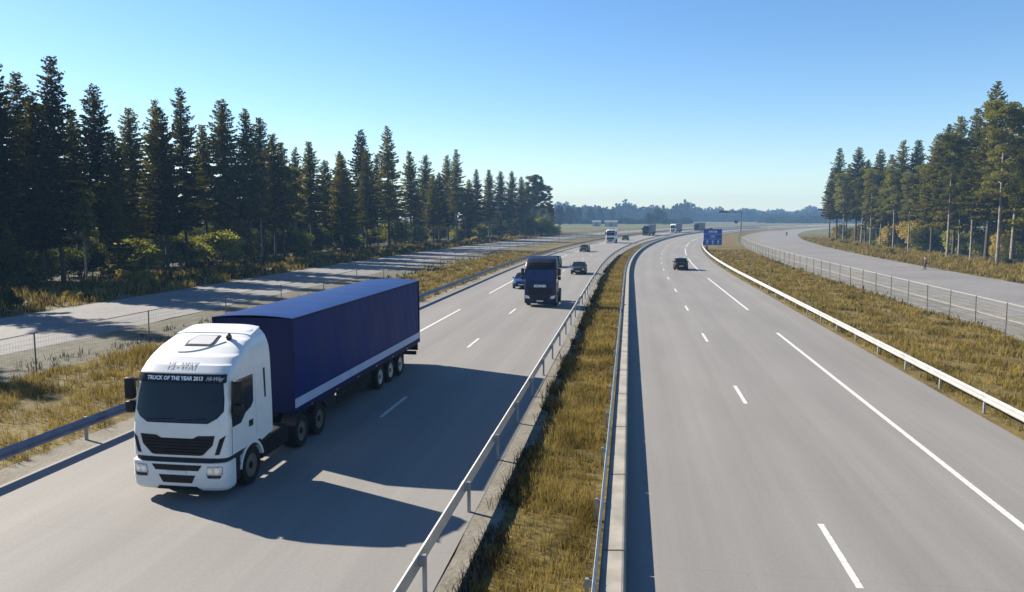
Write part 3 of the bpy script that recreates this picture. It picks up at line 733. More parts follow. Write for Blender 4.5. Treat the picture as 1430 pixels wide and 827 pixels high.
class Cab:
    def __init__(s, lev, yb, n=5.):
        s.z = [l[0] for l in lev]; s.yf = [l[1] for l in lev]; s.w = [l[2] for l in lev]; s.r = [l[3] for l in lev]; s.yb = yb; s.n = n
    def at(s, z): return tuple(float(np.interp(z, s.z, a)) for a in (s.yf, s.w, s.r))
    def front(s, x, z):
        yf, w_, r = s.at(z); q = min(1, abs(x)/w_)
        return yf+r*(1-(1-q**s.n)**(1/s.n)) + .03*q*q
    def side(s, y, z):
        yf, w_, r = s.at(z); q = min(1, max(0, (yf+r-y)/r))
        return w_*(1-q**s.n)**(1/s.n) if q < 1 else w_*.5
    def roof(s, x, y):
        lo, hi = s.z[0], s.z[-1]
        for _ in range(30):
            m_ = (lo+hi)/2
            if abs(x) >= s.at(m_)[1] or s.front(x, m_) > y: hi = m_
            else: lo = m_
        return lo
    def ring(s, z):
        yf, w_, r = s.at(z); pts = []
        K = 18
        for k in range(K+1):                     # front right quarter, from centre to side
            a = (k/K); x = w_*math.sin(a*math.pi/2)**.8 if k else 0.
            x = min(x, w_*.99999); pts.append((x, s.front(x, z) if k < K else yf+r+.03, z))
        pts[-1] = (w_, yf+r+.03, z)
        right = pts + [(w_, yf+r+.03+(s.yb-.06-yf-r)*f, z) for f in (.25, .5, .75, 1)] + [(w_-.06, s.yb, z)]
        left = [(-x, y, zz) for x, y, zz in right[::-1]][:-1]
        return right+left
    def body(s, z0, z1, dz=.05, yb=None):
        ob = s.yb
        if yb is not None: s.yb = yb
        zs = sorted(set([z0, z1]+[z for z in s.z if z0 < z < z1]+list(np.arange(z0+dz, z1, dz))))
        mb = MB().loft([s.ring(z) for z in zs]); s.yb = ob
        return mb
    def patch(s, poly, where='front', off=.012, thick=.05, grid=.1, sgn=1):
        bm = bmesh.new(); vs = [bm.verts.new((u, v, 0)) for u, v in poly]; bm.faces.new(vs)
        us = [p[0] for p in poly]; vv = [p[1] for p in poly]
        for ax, lo, hi in ((0, min(us), max(us)), (1, min(vv), max(vv))):
            c = lo+grid
            while c < hi-.01:
                no = [0, 0, 0]; no[ax] = 1; pc = [0, 0, 0]; pc[ax] = c
                bmesh.ops.bisect_plane(bm, geom=bm.verts[:]+bm.edges[:]+bm.faces[:], plane_co=pc, plane_no=no); c += grid
        def mp(u, v, d):
            if where == 'front': return (u, s.front(u, v)-d, v)
            if where == 'side': return (sgn*(s.side(u, v)+d), u, v)
            return (u, v, s.roof(u, v)+d)
        bm.verts.index_update(); mb = MB(); n = len(bm.verts)
        uv = [(v.co.x, v.co.y) for v in bm.verts]
        mb.v = [mp(u, v, off) for u, v in uv]+[mp(u, v, off-thick) for u, v in uv]
        for f in bm.faces:
            ix = [v.index for v in f.verts]; mb.f.append(tuple(ix)); mb.f.append(tuple(i+n for i in reversed(ix)))
        for e in bm.edges:
            if len(e.link_faces) == 1:
                a, b = e.verts[0].index, e.verts[1].index; mb.f.append((a, b, b+n, a+n))
        bm.free(); return mb
    def text(s, body, size, cx, cz, where='front', off=.02, ital=0.):
        V, Fc = text_mesh(body, size, .045 if where == 'front' and cz > 3.2 else .2)
        mb = MB()
        for x, y in V:
            u, v = cx+x+ital*y, cz+y
            if where == 'front': mb.v.append((u, s.front(u, v)-off, v))
            else: mb.v.append((u, v, s.roof(u, v)+off))
        mb.f = [tuple(f) for f in Fc]
        return mb

def text_mesh(body, size, grid=.2):
    cu = bpy.data.curves.new('t', 'FONT'); cu.body = body; cu.size = size; cu.align_x = 'CENTER'; cu.align_y = 'CENTER'; cu.resolution_u = 2
    cu.offset = .012*size/.3
    ob = bpy.data.objects.new('t', cu); COL.objects.link(ob)
    dg = bpy.context.evaluated_depsgraph_get(); me = bpy.data.meshes.new_from_object(ob.evaluated_get(dg))
    bm = bmesh.new(); bm.from_mesh(me)
    for ax in (0, 1):
        lo, hi = min(v.co[ax] for v in bm.verts), max(v.co[ax] for v in bm.verts); c = lo+grid
        while c < hi:
            no = [0, 0, 0]; no[ax] = 1; pc = [0, 0, 0]; pc[ax] = c
            bmesh.ops.bisect_plane(bm, geom=bm.verts[:]+bm.edges[:]+bm.faces[:], plane_co=pc, plane_no=no); c += grid
    bm.verts.index_update(); V = [(v.co.x, v.co.y) for v in bm.verts]; Fc = [tuple(v.index for v in f.verts) for f in bm.faces]; bm.free()
    bpy.data.objects.remove(ob); bpy.data.curves.remove(cu); bpy.data.meshes.remove(me)
    return V, Fc
def mir(poly): return [(-u, v) for u, v in poly][::-1]

def mirror_unit(parent, sx, m='black', x0=None):
    x0 = x0 or (1.29 if sx < 0 else 1.34); x1 = x0+.25
    mb = MB()
    mb.box(sx*x0, sx*x1, .32, .50, 2.44, 3.0, .06)
    mb.box(sx*x0, sx*x1, .32, .50, 2.10, 2.40, .06)
    mb.tube([(sx*1.18, .62, 2.9), (sx*(x0+.1), .42, 2.94)], .035, 6); mb.tube([(sx*1.2, .62, 2.2), (sx*(x0+.1), .42, 2.22)], .03, 6)
    o = mb.build('mirror', M[m], parent, smooth=True)
    g2 = MB().box(sx*(x0+.02), sx*(x1-.03), .485, .512, 2.49, 2.94, .01).box(sx*(x0+.02), sx*(x1-.03), .485, .512, 2.15, 2.36, .01)
    g2.build('mirror_glass', M['lamp'], o)
    return o

def chassis_parts(root, rear_axles, front_axle=1.45, rim='rim_dark', endy=None):
    endy = endy or rear_axles[-1]+.9
    mb = MB(); mb.box(-.48, -.36, .6, endy, .72, .98).box(.36, .48, .6, endy, .72, .98)
    for y in (1.5, 2.9, 4.2, endy-.1): mb.box(-.36, .36, y-.06, y+.06, .76, .95)
    for sx in (-1, 1):
        mb.box(sx*.62, sx*1.16, 2.15, 3.9, .42, .98, .06)
    mb.box(-.55, .55, rear_axles[0]-.2, rear_axles[-1]+.2, .985, 1.08)
    mb.build('chassis', M['chassis'], root)
    for sx in (-1, 1):
        wheel('wheel', root, (sx*1.08, front_axle, .51), rim=rim, side=sx)
        for y in rear_axles:
            wheel('wheel', root, (sx*.98, y, .51), w_=.46, rim=rim, side=sx, dish=.08)
            f = MB(); n = 12
            f.loft([[(sx*.74, y-math.cos(a)*.6, .5+math.sin(a)*.6), (sx*1.22, y-math.cos(a)*.6, .5+math.sin(a)*.6), (sx*1.22, y-math.cos(a)*.57, .5+math.sin(a)*.57), (sx*.74, y-math.cos(a)*.57, .5+math.sin(a)*.57)] for a in np.linspace(.5, 2.64, n)])
            f.build('mudguard', M['black'], root)

def trailer_parts(root, X, y0, y1, axles, side, top, head_m, band='band', rim='rim_steel', z1=4.0):
    """X: matrix from straight lorry space; w 2.55."""
    W = 1.275; mb = MB()
    tr = MB(); tr.box(-W+.02, W-.02, y0+.03, y1-.02, 1.06, z1-.04).xf(X)
    bodyo = tr.build('trailer_box', M[head_m], root)
    for sx in (-1, 1):                                        # curtains with slight waves
        rows = []
        ny = 70
        for j in range(ny+1):
            y = y0+.02+(y1-y0-.04)*j/ny; col = []
            for k in range(9):
                z = 1.08+(z1-.1-1.08)*k/8
                b = .012*math.sin(y*2.3)*math.sin(math.pi*k/8)+.006*math.sin(y*7.1+k)
                col.append((sx*(W+b), y, z))
            rows.append(col)
        c = MB().loft(rows, False, False, closed=False)
        cu = c.xf(X).build('curtain', M[side], bodyo, smooth=True, angle=60)
        if band:
            st = MB(); n = 6
            for q in range(n):
                a = y0+.02+(y1-y0-.04)*q/n; b = a+(y1-y0-.04)/n-.025
                st.box(sx*(W+.012), sx*(W+.03), a, b, 1.22, 1.50)
            st.xf(X).build('side_band', M[band], bodyo)
    # roof with a shallow crown
    rows = []
    for j in range(41):
        y = y0+(y1-y0)*j/40
        sag = .012*math.sin(j*1.3)+.008*math.sin(j*3.1)
        rows.append([(x, y, z1-.03+(.075+sag)*(1-(abs(x)/W)**2.2)) for x in np.linspace(-W-.012, W+.012, 13)])
    MB().loft(rows, False, False, closed=False).xf(X).build('roof_tarp', M[top], bodyo, smooth=True, angle=70)
    e = MB()
    for sx in (-1, 1):
        e.box(sx*(W-.01), sx*(W+.025), y0-.005, y1+.005, z1-.11, z1-.035)
        e.box(sx*(W-.05), sx*(W+.022), y0-.012, y0+.07, 1.0, z1-.04)
        e.box(sx*(W-.05), sx*(W+.022), y1-.07, y1+.012, 1.0, z1-.04)
        e.box(sx*(W-.04), sx*(W+.022), y0, y1, 1.02, 1.14)
    e.xf(X).build('box_frame', M['navy'], bodyo)
    u = MB(); u.box(-W+.05, W-.05, y0+.2, y1-.1, .92, 1.05); u.box(-.5, -.38, y0+3, y1-.2, .62, .95); u.box(.38, .5, y0+3, y1-.2, .62, .95)
    for sx in (-1, 1):
        u.box(sx*1.17, sx*1.2, y0+3.6, axles[0]-.9, .5, .62); u.box(sx*1.17, sx*1.2, y0+3.6, axles[0]-.9, .72, .84)
        for y in np.arange(y0+3.8, axles[0]-.9, 1.1): u.box(sx*1.1, sx*1.17, y-.03, y+.03, .5, .95)
        u.box(sx*1.12, sx*1.165, y0+3.7, axles[0]-.95, .42, .98)
        u.box(sx*1.0, sx*1.19, y0+1.0, y0+3.4, .86, 1.04)
        u.box(sx*.6, sx*.75, y0+2.6, y0+2.8, .12, .95); u.box(sx*.52, sx*.83, y0+2.5, y0+2.9, .06, .12)
        u.box(sx*.7, sx*1.2, axles[-1]+.68, axles[-1]+.70, .25, .9)
    u.box(-1.15, 1.15, y1-.25, y1-.1, .42, .58)
    u.box(-1.2, 1.2, y1-.1, y1-.02, .62, 1.0)
    u.xf(X).build('trailer_chassis', M['chassis'], root)
    t = MB()
    for sx in (-1, 1): t.box(sx*.75, sx*1.15, y1-.02, y1+.03, .68, .86)
    t.xf(X).build('tail_lamp', M['tail'], root)
    mk = MB()
    for sx in (-1, 1):
        for q in range(6): mk.box(sx*(W-.02), sx*(W+.035), y0+1.2+q*2.1, y0+1.32+q*2.1, 1.045, 1.09)
    mk.xf(X).build('marker_lamp', M['amber'], root)
    rz = X.to_euler().z
    for sx in (-1, 1):
        for y in axles:
            o = wheel('trailer_wheel', root, X @ Vector((sx*1.07, y, .51)), w_=.38, rim=rim, side=sx, dish=.02); o.rotation_euler = (0, 0, rz)

def lorry_white():
    root = thing('lorry', 'white-cab lorry pulling a long dark blue curtain trailer with a pale band', 'lorry', (-10.95, 16.88, 0), R_(.8), 'lorries on the motorway')
    c = Cab([(.27, .10, 1.22, .32), (.36, .03, 1.26, .32), (.60, .0, 1.265, .32), (.98, .0, 1.265, .32), (1.0, .02, 1.265, .32), (1.06, .05, 1.265, .32), (1.7, .07, 1.265, .32), (1.95, .10, 1.265, .32),
             (2.95, .36, 1.25, .32), (3.12, .43, 1.245, .36), (3.30, .62, 1.235, .42), (3.5, .92, 1.215, .48), (3.66, 1.25, 1.17, .5), (3.8, 1.62, 1.11, .5), (3.90, 1.93, 1.03, .45), (3.96, 2.1, .96, .4), (3.985, 2.2, .90, .3)], 2.68)
    body = c.body(1.10, 3.985)
    cab = body.build('cab', M['white'], root, smooth=True, angle=38)
    c.body(.27, .985, yb=.58).build('bumper', M['white'], root, smooth=True, angle=38)
    dark = MB()
    ob = c.yb; 
    inner = Cab([(.9, .05, 1.22, .42), (1.2, .08, 1.22, .42)], 2.6); dark = inner.body(.95, 1.12)
    dark.build('cab_underside', M['black'], root)
    lower = MB()
    for sx in (-1, 1):
        lower.box(sx*.8, sx*1.235, .585, .84, .36, 1.0, .02)      # steps ahead of the wheel
        lower.box(sx*.9, sx*1.262, .585, .80, .50, .53); lower.box(sx*.9, sx*1.262, .585, .80, .74, .77)
    lower.build('step', M['black'], root)
    # wheel arch trims
    for sx in (-1, 1):
        f = MB(); a0 = .12
        f.loft([[(sx*.85, 1.45-math.cos(a)*.66, .5+math.sin(a)*.66), (sx*1.262, 1.45-math.cos(a)*.66, .5+math.sin(a)*.66), (sx*1.262, 1.45-math.cos(a)*.59, .5+math.sin(a)*.59), (sx*.85, 1.45-math.cos(a)*.59, .5+math.sin(a)*.59)] for a in np.linspace(.15, math.pi-.25, 18)])
        f.build('wheel_arch', M['white'], root, smooth=True)
        s2 = MB()
        s2.add([(sx*1.25, 2.0, 1.02), (sx*1.25, 2.68, 1.12), (sx*1.25, 1.9, 1.12), (sx*1.15, 2.0, 1.02), (sx*1.15, 2.68, 1.12), (sx*1.15, 1.9, 1.12)], [(0, 1, 2), (5, 4, 3), (0, 3, 4, 1)])
        s2.build('side_skirt', M['white'], root)
    # glass
    ws = [(-1.06, 2.93), (-1.12, 2.5), (-1.13, 2.25), (-1.0, 2.10), (-.78, 1.98), (.78, 1.98), (1.0, 2.10), (1.13, 2.25), (1.12, 2.5), (1.06, 2.93)]
    c.patch([(u*1.025, 2.46+(v-2.46)*1.06) for u, v in ws], off=.008, thick=.04).build('windscreen_seal', M['black'], cab, smooth=True, angle=20)
    c.patch(ws, off=.014, thick=.05).build('windscreen', M['glass'], cab, smooth=True, angle=40)
    wp = MB()
    for x0, x1 in ((-.75, -.1), (.05, .75)): wp.tube([(x0, c.front(x0, 2.02)-.03, 2.02), (x1, c.front(x1, 2.06)-.03, 2.07)], .011, 4)
    wp.build('wiper', M['black'], cab)
    vis = c.patch([(-1.16, 2.93), (1.16, 2.93), (1.14, 3.13), (-1.14, 3.13)], off=.10, thick=.12).build('sun_visor', M['black'], root, smooth=True, angle=40)
    c.text('TRUCK OF THE YEAR 2013', .125, -.12, 3.03, off=.106).build('visor_lettering', M['wbadge'], vis)
    c.text('Hi-Way', .13, .92, 3.03, off=.106, ital=.35).build('visor_lettering', M['gbadge'], vis)
    c.text('HI - WAY', .19, -.1, 3.28, off=.010).build('roof_lettering', M['gbadge'], cab)
    g1 = [(-.98, 1.66), (-.92, 1.42), (-.68, 1.18), (-.6, 1.16), (.6, 1.16), (.68, 1.18), (.92, 1.42), (.98, 1.66), (.55, 1.65), (.42, 1.58), (-.42, 1.58), (-.55, 1.65)]
    gr = c.patch(g1, off=.012, thick=.05).build('grille', M['black'], root)
    gl = MB()
    for k in range(5):
        z = 1.22+.08*k; x = .66+.06*k
        q = c.patch([(-x, z), (x, z), (x+.02, z+.022), (-x-.02, z+.022)], off=.024, thick=.03, grid=.3); gl.add(q.v, q.f)
    gl.build('grille_bars', M['chassis'], gr)
    sl = [(.97, 1.18), (1.08, 1.19), (1.225, 1.66), (1.09, 1.57)]
    for p in (sl, mir(sl)): c.patch(p, off=.01, thick=.04).build('air_slot', M['black'], root)
    c.patch([(-.98, 1.10), (-.9, 1.0), (.9, 1.0), (.98, 1.10)], off=.02, thick=.06).build('air_slot', M['black'], root)
    c.patch([(-.56, .79), (.56, .79), (.66, .93), (-.66, .93)], off=.012, thick=.04).build('lower_grille', M['black'], root)
    c.patch([(-.38, .47), (.38, .47), (.48, .67), (-.48, .67)], off=.012, thick=.04).build('lower_grille', M['black'], root)
    c.patch([(-.6, .27), (.6, .27), (.5, .38), (-.5, .38)], off=.02, thick=.08).build('bumper_lip', M['black'], root)
    c.patch([(-.26, .695), (.26, .695), (.26, .775), (-.26, .775)], off=.02, thick=.02).build('number_plate', M['plate'], root)
    hl = [(.76, .70), (.80, .62), (1.08, .60), (1.17, .70), (1.17, .90), (.80, .90)]
    for p in (hl, mir(hl)):
        o = c.patch([(np.sign(u)*(abs(u)*1.0), .76+(v-.76)*1.08) for u, v in p], off=.006, thick=.03).build('headlight', M['lamp_body'], root)
        c.patch([((.96 if u > 0 else -.96)+(u-(.96 if u > 0 else -.96))*.9, .80+(v-.76)*.62) for u, v in p], off=.02, thick=.03, grid=.06).build('lens', M['lamp'], o)
        s_ = 1 if p is hl else -1
        c.patch([(s_*.80, .62), (s_*1.12, .62), (s_*1.12, .68), (s_*.80, .68)][::s_], off=.022, thick=.02).build('fog_lens', M['glass'], o)
        for hx in (.88, 1.04):
            n_ = 14; c.patch([(s_*hx+.062*math.cos(2*math.pi*q/n_), .80+.062*math.sin(2*math.pi*q/n_)) for q in range(n_)], off=.03, thick=.02, grid=.2).build('reflector', M['reflector'], o)
    # sides
    win = [(.52, 2.92), (1.60, 2.92), (1.56, 2.2), (1.42, 2.08), (1.12, 2.0), (.86, 1.80), (.44, 1.80), (.42, 2.2)]
    for sx in (-1, 1):
        c.patch(win, 'side', off=.012, thick=.04, sgn=sx).build('door_window', M['glass'], cab, smooth=True, angle=40)
        c.patch([(.385, 1.12), (.40, 1.12), (.43, 1.80), (.415, 1.80)], 'side', off=.004, thick=.02, sgn=sx).build('door_seam', M['black'], cab)
        c.patch([(1.70, 1.3), (1.715, 1.3), (1.715, 2.98), (1.70, 2.98)], 'side', off=.003, thick=.02, sgn=sx).build('door_seam', M['gbadge'], cab)
        c.patch([(1.30, 1.58), (1.50, 1.58), (1.50, 1.74), (1.30, 1.74)], 'side', off=.02, thick=.04, sgn=sx).build('door_handle', M['black'], cab)
        c.patch([(2.22, 2.15), (2.30, 2.15), (2.30, 2.95), (2.20, 2.95)], 'side', off=.008, thick=.03, sgn=sx).build('side_vent', M['black'], cab)
        mirror_unit(root, sx)
    # roof fittings
    h = c.patch([(-.42, 1.28), (.30, 1.28), (.34, 1.42), (.30, 1.82), (-.30, 1.82), (-.44, 1.50)], 'roof', off=.016, thick=.04).build('roof_hatch', M['black'], root)
    c.patch([(-.37, 1.33), (.25, 1.33), (.28, 1.43), (.25, 1.77), (-.27, 1.77), (-.38, 1.5)], 'roof', off=.03, thick=.03).build('hatch_glass', M['gbadge'], h)
    sp = MB(); n = 8
    sp.loft([[(x, 1.94, 3.84-.05*(abs(x)/.98)**4), (x, 1.97, 3.93-.05*(abs(x)/.98)**4), (x*.92, 2.64, 4.07-.06*(abs(x)/.98)**4), (x*.92, 2.67, 3.80)] for x in np.linspace(-.98, .98, 15)])
    sp.v = [(x*1.08, y, z) for x, y, z in sp.v]
    sp.build('roof_spoiler', M['white'], root, smooth=True, angle=40)
    hn_ = MB(); hn_.lathe_x([(0, .07), (.1, .04), (.3, .03), (.32, .0005)], 12); hn_.xf(Matrix.Translation((.62, 1.62, c.roof(.62, 1.62)+.11)) @ Matrix.Rotation(R_(-70), 4, 'Z'))
    hn_.box(.57, .67, 1.6, 1.7, c.roof(.62, 1.62)-.02, c.roof(.62, 1.62)+.1); hn_.build('roof_horn', M['black'], root, smooth=True)
    pts = [(-.45+1.05*k/14, 1.02+.5*(k/14)**2.4) for k in range(15)]
    MB().tube([(x, y, c.roof(x, y)+.006) for x, y in pts], .014, 5).build('roof_groove', M['gbadge'], cab)
    # side edge ridges
    chassis_parts(root, [4.75, 6.15], rim='rim_dark', endy=7.0)
    # trailer, hinged at the fifth wheel
    kp = Vector((0, 5.4, 0))
    X = Matrix.Translation((-.22, 0, 0)) @ Matrix.Translation(kp) @ Matrix.Rotation(R_(-.9), 4, 'Z') @ Matrix.Translation(-kp)
    trailer_parts(root, X, 4.62, 18.55, [12.75, 14.12, 15.5], 'tarp', 'tarp_top', 'navy')
    return root
lorry_white()

def cab_b(root, paint, wlet=None, roof=3.88, visor=True, upper=None, lights='lamp'):
    c = Cab([(.27, .08, 1.21, .3), (.36, .02, 1.25, .3), (.9, .0, 1.25, .3), (1.9, .05, 1.25, .3), (2.95, .22, 1.24, .32), (3.15, .3, 1.23, .34), (3.45, .5, 1.20, .38), (3.7, .85, 1.14, .4), (roof-.08, 1.1, 1.05, .4), (roof, 1.35, .95, .35)], 2.3)
    cab = c.body(1.1, roof, dz=.1).build('cab', M[upper or paint], root, smooth=True, angle=38)
    c.body(.27, 1.08, dz=.1, yb=.84).build('bumper', M[paint], root, smooth=True, angle=38)
    ws = [(-1.1, 2.9), (-1.14, 2.3), (-1.05, 2.05), (1.05, 2.05), (1.14, 2.3), (1.1, 2.9)]
    c.patch(ws, off=.014, thick=.04, grid=.2).build('windscreen', M['glass'] if paint != 'navy_paint' else M['glass_blue'], cab, smooth=True, angle=40)
    c.patch([(-1.1, 3.0), (1.1, 3.0), (1.06, 3.32), (-1.06, 3.32)], off=.11 if visor else .01, thick=.12, grid=.2).build('sun_visor', M['black'], root)
    c.patch([(-1.02, 3.36), (1.02, 3.36), (.92, 3.70), (-.92, 3.70)], off=.012, thick=.04, grid=.1).build('roof_fascia', M['black'] if paint == 'navy_paint' else M[upper or paint], cab)
    gr = c.patch([(-.92, .95), (.92, .95), (.98, 1.5), (-.98, 1.5)], off=.012, thick=.04, grid=.2).build('grille', M['black'], root)
    gl = MB()
    for k in range(5):
        q = c.patch([(-.88, 1.0+.1*k), (.88, 1.0+.1*k), (.88, 1.03+.1*k), (-.88, 1.03+.1*k)], off=.022, thick=.02, grid=.4); gl.add(q.v, q.f)
    gl.build('grille_bars', M['chassis'], gr)
    c.patch([(-.5, .4), (.5, .4), (.6, .8), (-.6, .8)], off=.012, thick=.04, grid=.2).build('lower_grille', M['black'], root)
    c.patch([(-.26, .42), (.26, .42), (.26, .53), (-.26, .53)], off=.02, thick=.02).build('number_plate', M['plate'], root)
    if wlet: c.text(wlet, .27, 0, 1.64, off=.02).build('badge_lettering', M['wbadge'], cab)
    hl = [(.80, .66), (1.14, .68), (1.19, .92), (.86, .86)]
    for p in (hl, mir(hl)): c.patch(p, off=.015, thick=.04).build('headlight', M[lights], root)
    for sx in (-1, 1):
        c.patch([(.40, 2.88), (1.35, 2.88), (1.35, 2.05), (.9, 1.85), (.36, 1.85)], 'side', off=.012, thick=.04, sgn=sx, grid=.2).build('door_window', M['glass'], cab)
        mirror_unit(root, sx)
        f = MB(); f.loft([[(sx*.85, 1.4-math.cos(a)*.68, .5+math.sin(a)*.68), (sx*1.262, 1.4-math.cos(a)*.68, .5+math.sin(a)*.68), (sx*1.262, 1.4-math.cos(a)*.6, .5+math.sin(a)*.6), (sx*.85, 1.4-math.cos(a)*.6, .5+math.sin(a)*.6)] for a in np.linspace(.15, math.pi-.25, 14)])
        f.build('wheel_arch', M[paint], root)
    dk = Cab([(.9, .05, 1.2, .3), (1.2, .08, 1.2, .3)], 2.25); dk.body(.95, 1.12).build('cab_underside', M['black'], root)
    return c
M['navy_paint'] = mat('dark_navy_paint', (.006, .011, .045), .4, 0, var=.08, spec=.25)
M['glass_blue'] = glass('reflection_tinted_glass', (.006, .014, .085), .2)  # blue reflection on the windscreen is put into the glass colour
M['dusty_white'] = mat('dusty_white_paint', (.7, .7, .69), .35, 0, var=.05)
M['grey_green'] = mat('grey_green_paint', (.025, .034, .038), .4, 0, var=.08)
M['slate_tarp'] = mat('slate_tarpaulin', (.02, .03, .045), .5, 0, var=.1)
M['grey_tarp'] = mat('grey_tarpaulin', (.08, .085, .10), .6, 0, var=.1)
M['brown_tarp'] = mat('brown_grey_tarpaulin', (.07, .055, .045), .6, 0, var=.1)

r = thing('truck_tractor', 'dark navy truck tractor without trailer, white letters on its front, overtaking the blue car', 'truck', (-6.85, 59.0, 0), 0, 'lorries on the motorway')
cab_b(r, 'navy_paint', 'SCANIA', roof=3.88)
mb = MB(); mb.box(-1.0, 1.0, 1.5, 2.2, 3.80, 3.9, .03); mb.build('roof_spoiler', M['navy_paint'], r)
for x in (-.8, -.3, .3, .8): pass
ch = chassis_parts(r, [4.7], rim='rim_steel', endy=5.7)
bx = MB(); bx.box(-.4, .4, 2.5, 3.4, .98, 1.5, .04); bx.build('air_tank', M['black'], r)

def road_spot(t, off): return P(t, off)
def semi(t, off, label, paint, tarp, upper=None, L=13.2, lights='lamp', roof=3.88, pale_roof=False):
    p = P(t, off); r = thing('lorry', label, 'lorry', p, head(t), 'lorries on the motorway')
    cab_b(r, paint, None, roof=roof, upper=upper, lights=lights)
    if pale_roof: MB().box(-1.1, 1.1, .75, 2.2, 3.6, 3.97, .06).build('roof_spoiler', M['dusty_white'], r)
    chassis_parts(r, [4.3], rim='rim_dark')
    kp = Vector((0, 4.3, 0)); a = -(L*.5)/RAD
    X = Matrix.Translation(kp) @ Matrix.Rotation(a, 4, 'Z') @ Matrix.Translation(-kp)
    trailer_parts(r, X, 2.9, 2.9+L, [L-2.6, L-1.3, L], tarp, tarp, tarp, band=None, rim='rim_dark')
    return r
M['silver_lower'] = mat('grey_lower_paint', (.3, .31, .32), .4, 0, var=.05)
def box_van():
    t, off = 206, -11.4; p = P(t, off)
    r = thing('rigid_truck', 'small white-topped truck driving alone beyond the dark cars', 'truck', p, head(t), 'lorries on the motorway')
    cab_b(r, 'dusty_white', None, roof=3.5, visor=True)
    chassis_parts(r, [4.6], rim='rim_dark', endy=6.6)
    mb = MB(); mb.box(-1.2, 1.2, 2.5, 6.8, 1.05, 3.55, .04); mb.build('cargo_box', M['dusty_white'], r)
box_van()
semi(290, -12.6, 'distant slate-coloured lorry with a pale cab top at the far bend', 'grey_green', 'slate_tarp', pale_roof=True)
semi(345, -11.0, 'distant white-cab lorry with grey trailer on the far bend', 'dusty_white', 'grey_tarp')
semi(388, -8.0, 'farthest brown-grey lorry blurred by haze at the bend', 'grey_green', 'brown_tarp')

def make_car(name, label, paint, loc, rz, kind='hatch', group='cars on the motorway', W=.89, L=4.3, H=1.47, front_dark=False):
    """front points to -y; ends at y=0 and y=L."""
    r = thing(name, label, 'car', loc, rz, group)
    sed = kind == 'sedan'
    # lower body: stations along y: (y, zbot, ztop, halfwidth)
    hood = .92; boot = 1.0 if sed else 1.02
    st = [(0, .38, .62, .70), (.05, .28, .72, .80), (.25, .22, .80, .86), (.9, .2, hood-.02, W), (1.25, .2, hood+.03, W), (L*.5, .2, .96, W+.005), (L-1.0, .2, .99, W), (L-.35, .22, boot, W-.02), (L-.08, .3, boot-.04, .80), (L, .42, boot-.12, .74)]
    rings = []
    for y, zb, zt, hw in st:
        pts = [(hw*.80, zb), (hw*.97, zb+.1), (hw, (zb+zt)/2), (hw*.985, zt-.12), (hw*.9, zt-.03), (hw*.5, zt+.02), (0, zt+.03)]
        ring = [(x, y, z) for x, z in pts]+[(-x, y, z) for x, z in pts[::-1][1:]]
        rings.append(ring)
    body = MB().loft(rings).build('body', M[paint], r, smooth=True, angle=50)
    y0, y1 = 1.15, (L-.65 if sed else L-.18); t0, t1 = 2.0, (L-1.35 if sed else L-.75)
    zb, zt = .90, H
    def sec(f):
        a = y0+(t0-y0)*f; b = y1+(t1-y1)*f; hw = (W-.06)*(1-f)+(W-.26)*f; z = zb+(zt-.03-zb)*f
        return [(hw*.8, a, z), (hw, a+.12, z), (hw, b-.12, z), (hw*.8, b, z), (-hw*.8, b, z), (-hw, b-.12, z), (-hw, a+.12, z), (-hw*.8, a, z)]
    MB().loft([sec(f) for f in (0, .35, .7, .94, 1)]).build('window_glass', M['glass'], r)
    rf = MB(); n = 8
    hw = W-.25
    rf.loft([[(x, y, zt-.05) if False else (x, y, zt-.02-.05*(abs(x)/hw)**3-.03*((y-(t0+t1)/2)/((t1-t0)/2))**4) for x in np.linspace(-hw, hw, 9)]+[(x, y, zt-.09) for x in np.linspace(hw, -hw, 9)] for y in np.linspace(t0-.03, t1+.03, 8)])
    for sx in (-1, 1):                      # pillars
        for (a, b) in ((y0+.06, t0), ((y0+y1)/2+.15, (t0+t1)/2+.12), (y1-.06, t1)):
            rf.tube([(sx*(W-.055), a+.05, zb+.02), (sx*(W-.25), b, zt-.07)], .035, 5)
    rf.build('roof', M[paint], r, smooth=True, angle=40)
    for sx in (-1, 1):
        for y in (.82, L-.82):
            wheel('wheel', r, (sx*(W-.10), y, .32), r=.32, w_=.22, rim='rim_steel', side=sx, dish=0)
            ar = MB(); ar.loft([[(sx*(W-.03), y-math.cos(a)*rr, .32+math.sin(a)*rr) for rr in (.325, .385)]+[(sx*(W+.012), y-math.cos(a)*rr, .32+math.sin(a)*rr) for rr in (.385, .325)] for a in np.linspace(-.1, math.pi+.1, 14)])
            ar.build('wheel_arch', M['black'], r)
        MB().box(sx*.52, sx*.80, -.02, .12, .58, .72, .03).build('headlight', M['lamp'], r)
        MB().box(sx*.56, sx*.80, L-.08, L+.02, .72, .88, .03).build('tail_light', M['tail'], r)
        MB().box(sx*(W), sx*(W+.16), 1.45, 1.58, .95, 1.08, .03).build('mirror', M[paint], r)
    MB().box(-.46, .46, -.025, .08, .56, .68, .01).box(-.6, .6, -.02, .1, .30, .46, .01).build('grille', M['black'], r)
    MB().box(-.26, .26, L-.02, L+.035, .52, .63).box(-.26, .26, -.045, -.02, .40, .50).build('number_plate', M['plate'], r)
    return r
M['car_blue'] = mat('blue_car_paint', (.015, .04, .14), .25, 0, var=.05, spec=.3)
M['car_black'] = mat('black_car_paint', (.007, .007, .008), .45, 0, var=.05, spec=.3)
M['car_green'] = mat('dark_green_car_paint', (.014, .018, .012), .5, 0, var=.05, spec=.3)
M['car_grey'] = mat('dark_grey_car_paint', (.010, .011, .013), .5, 0, var=.05, spec=.3)
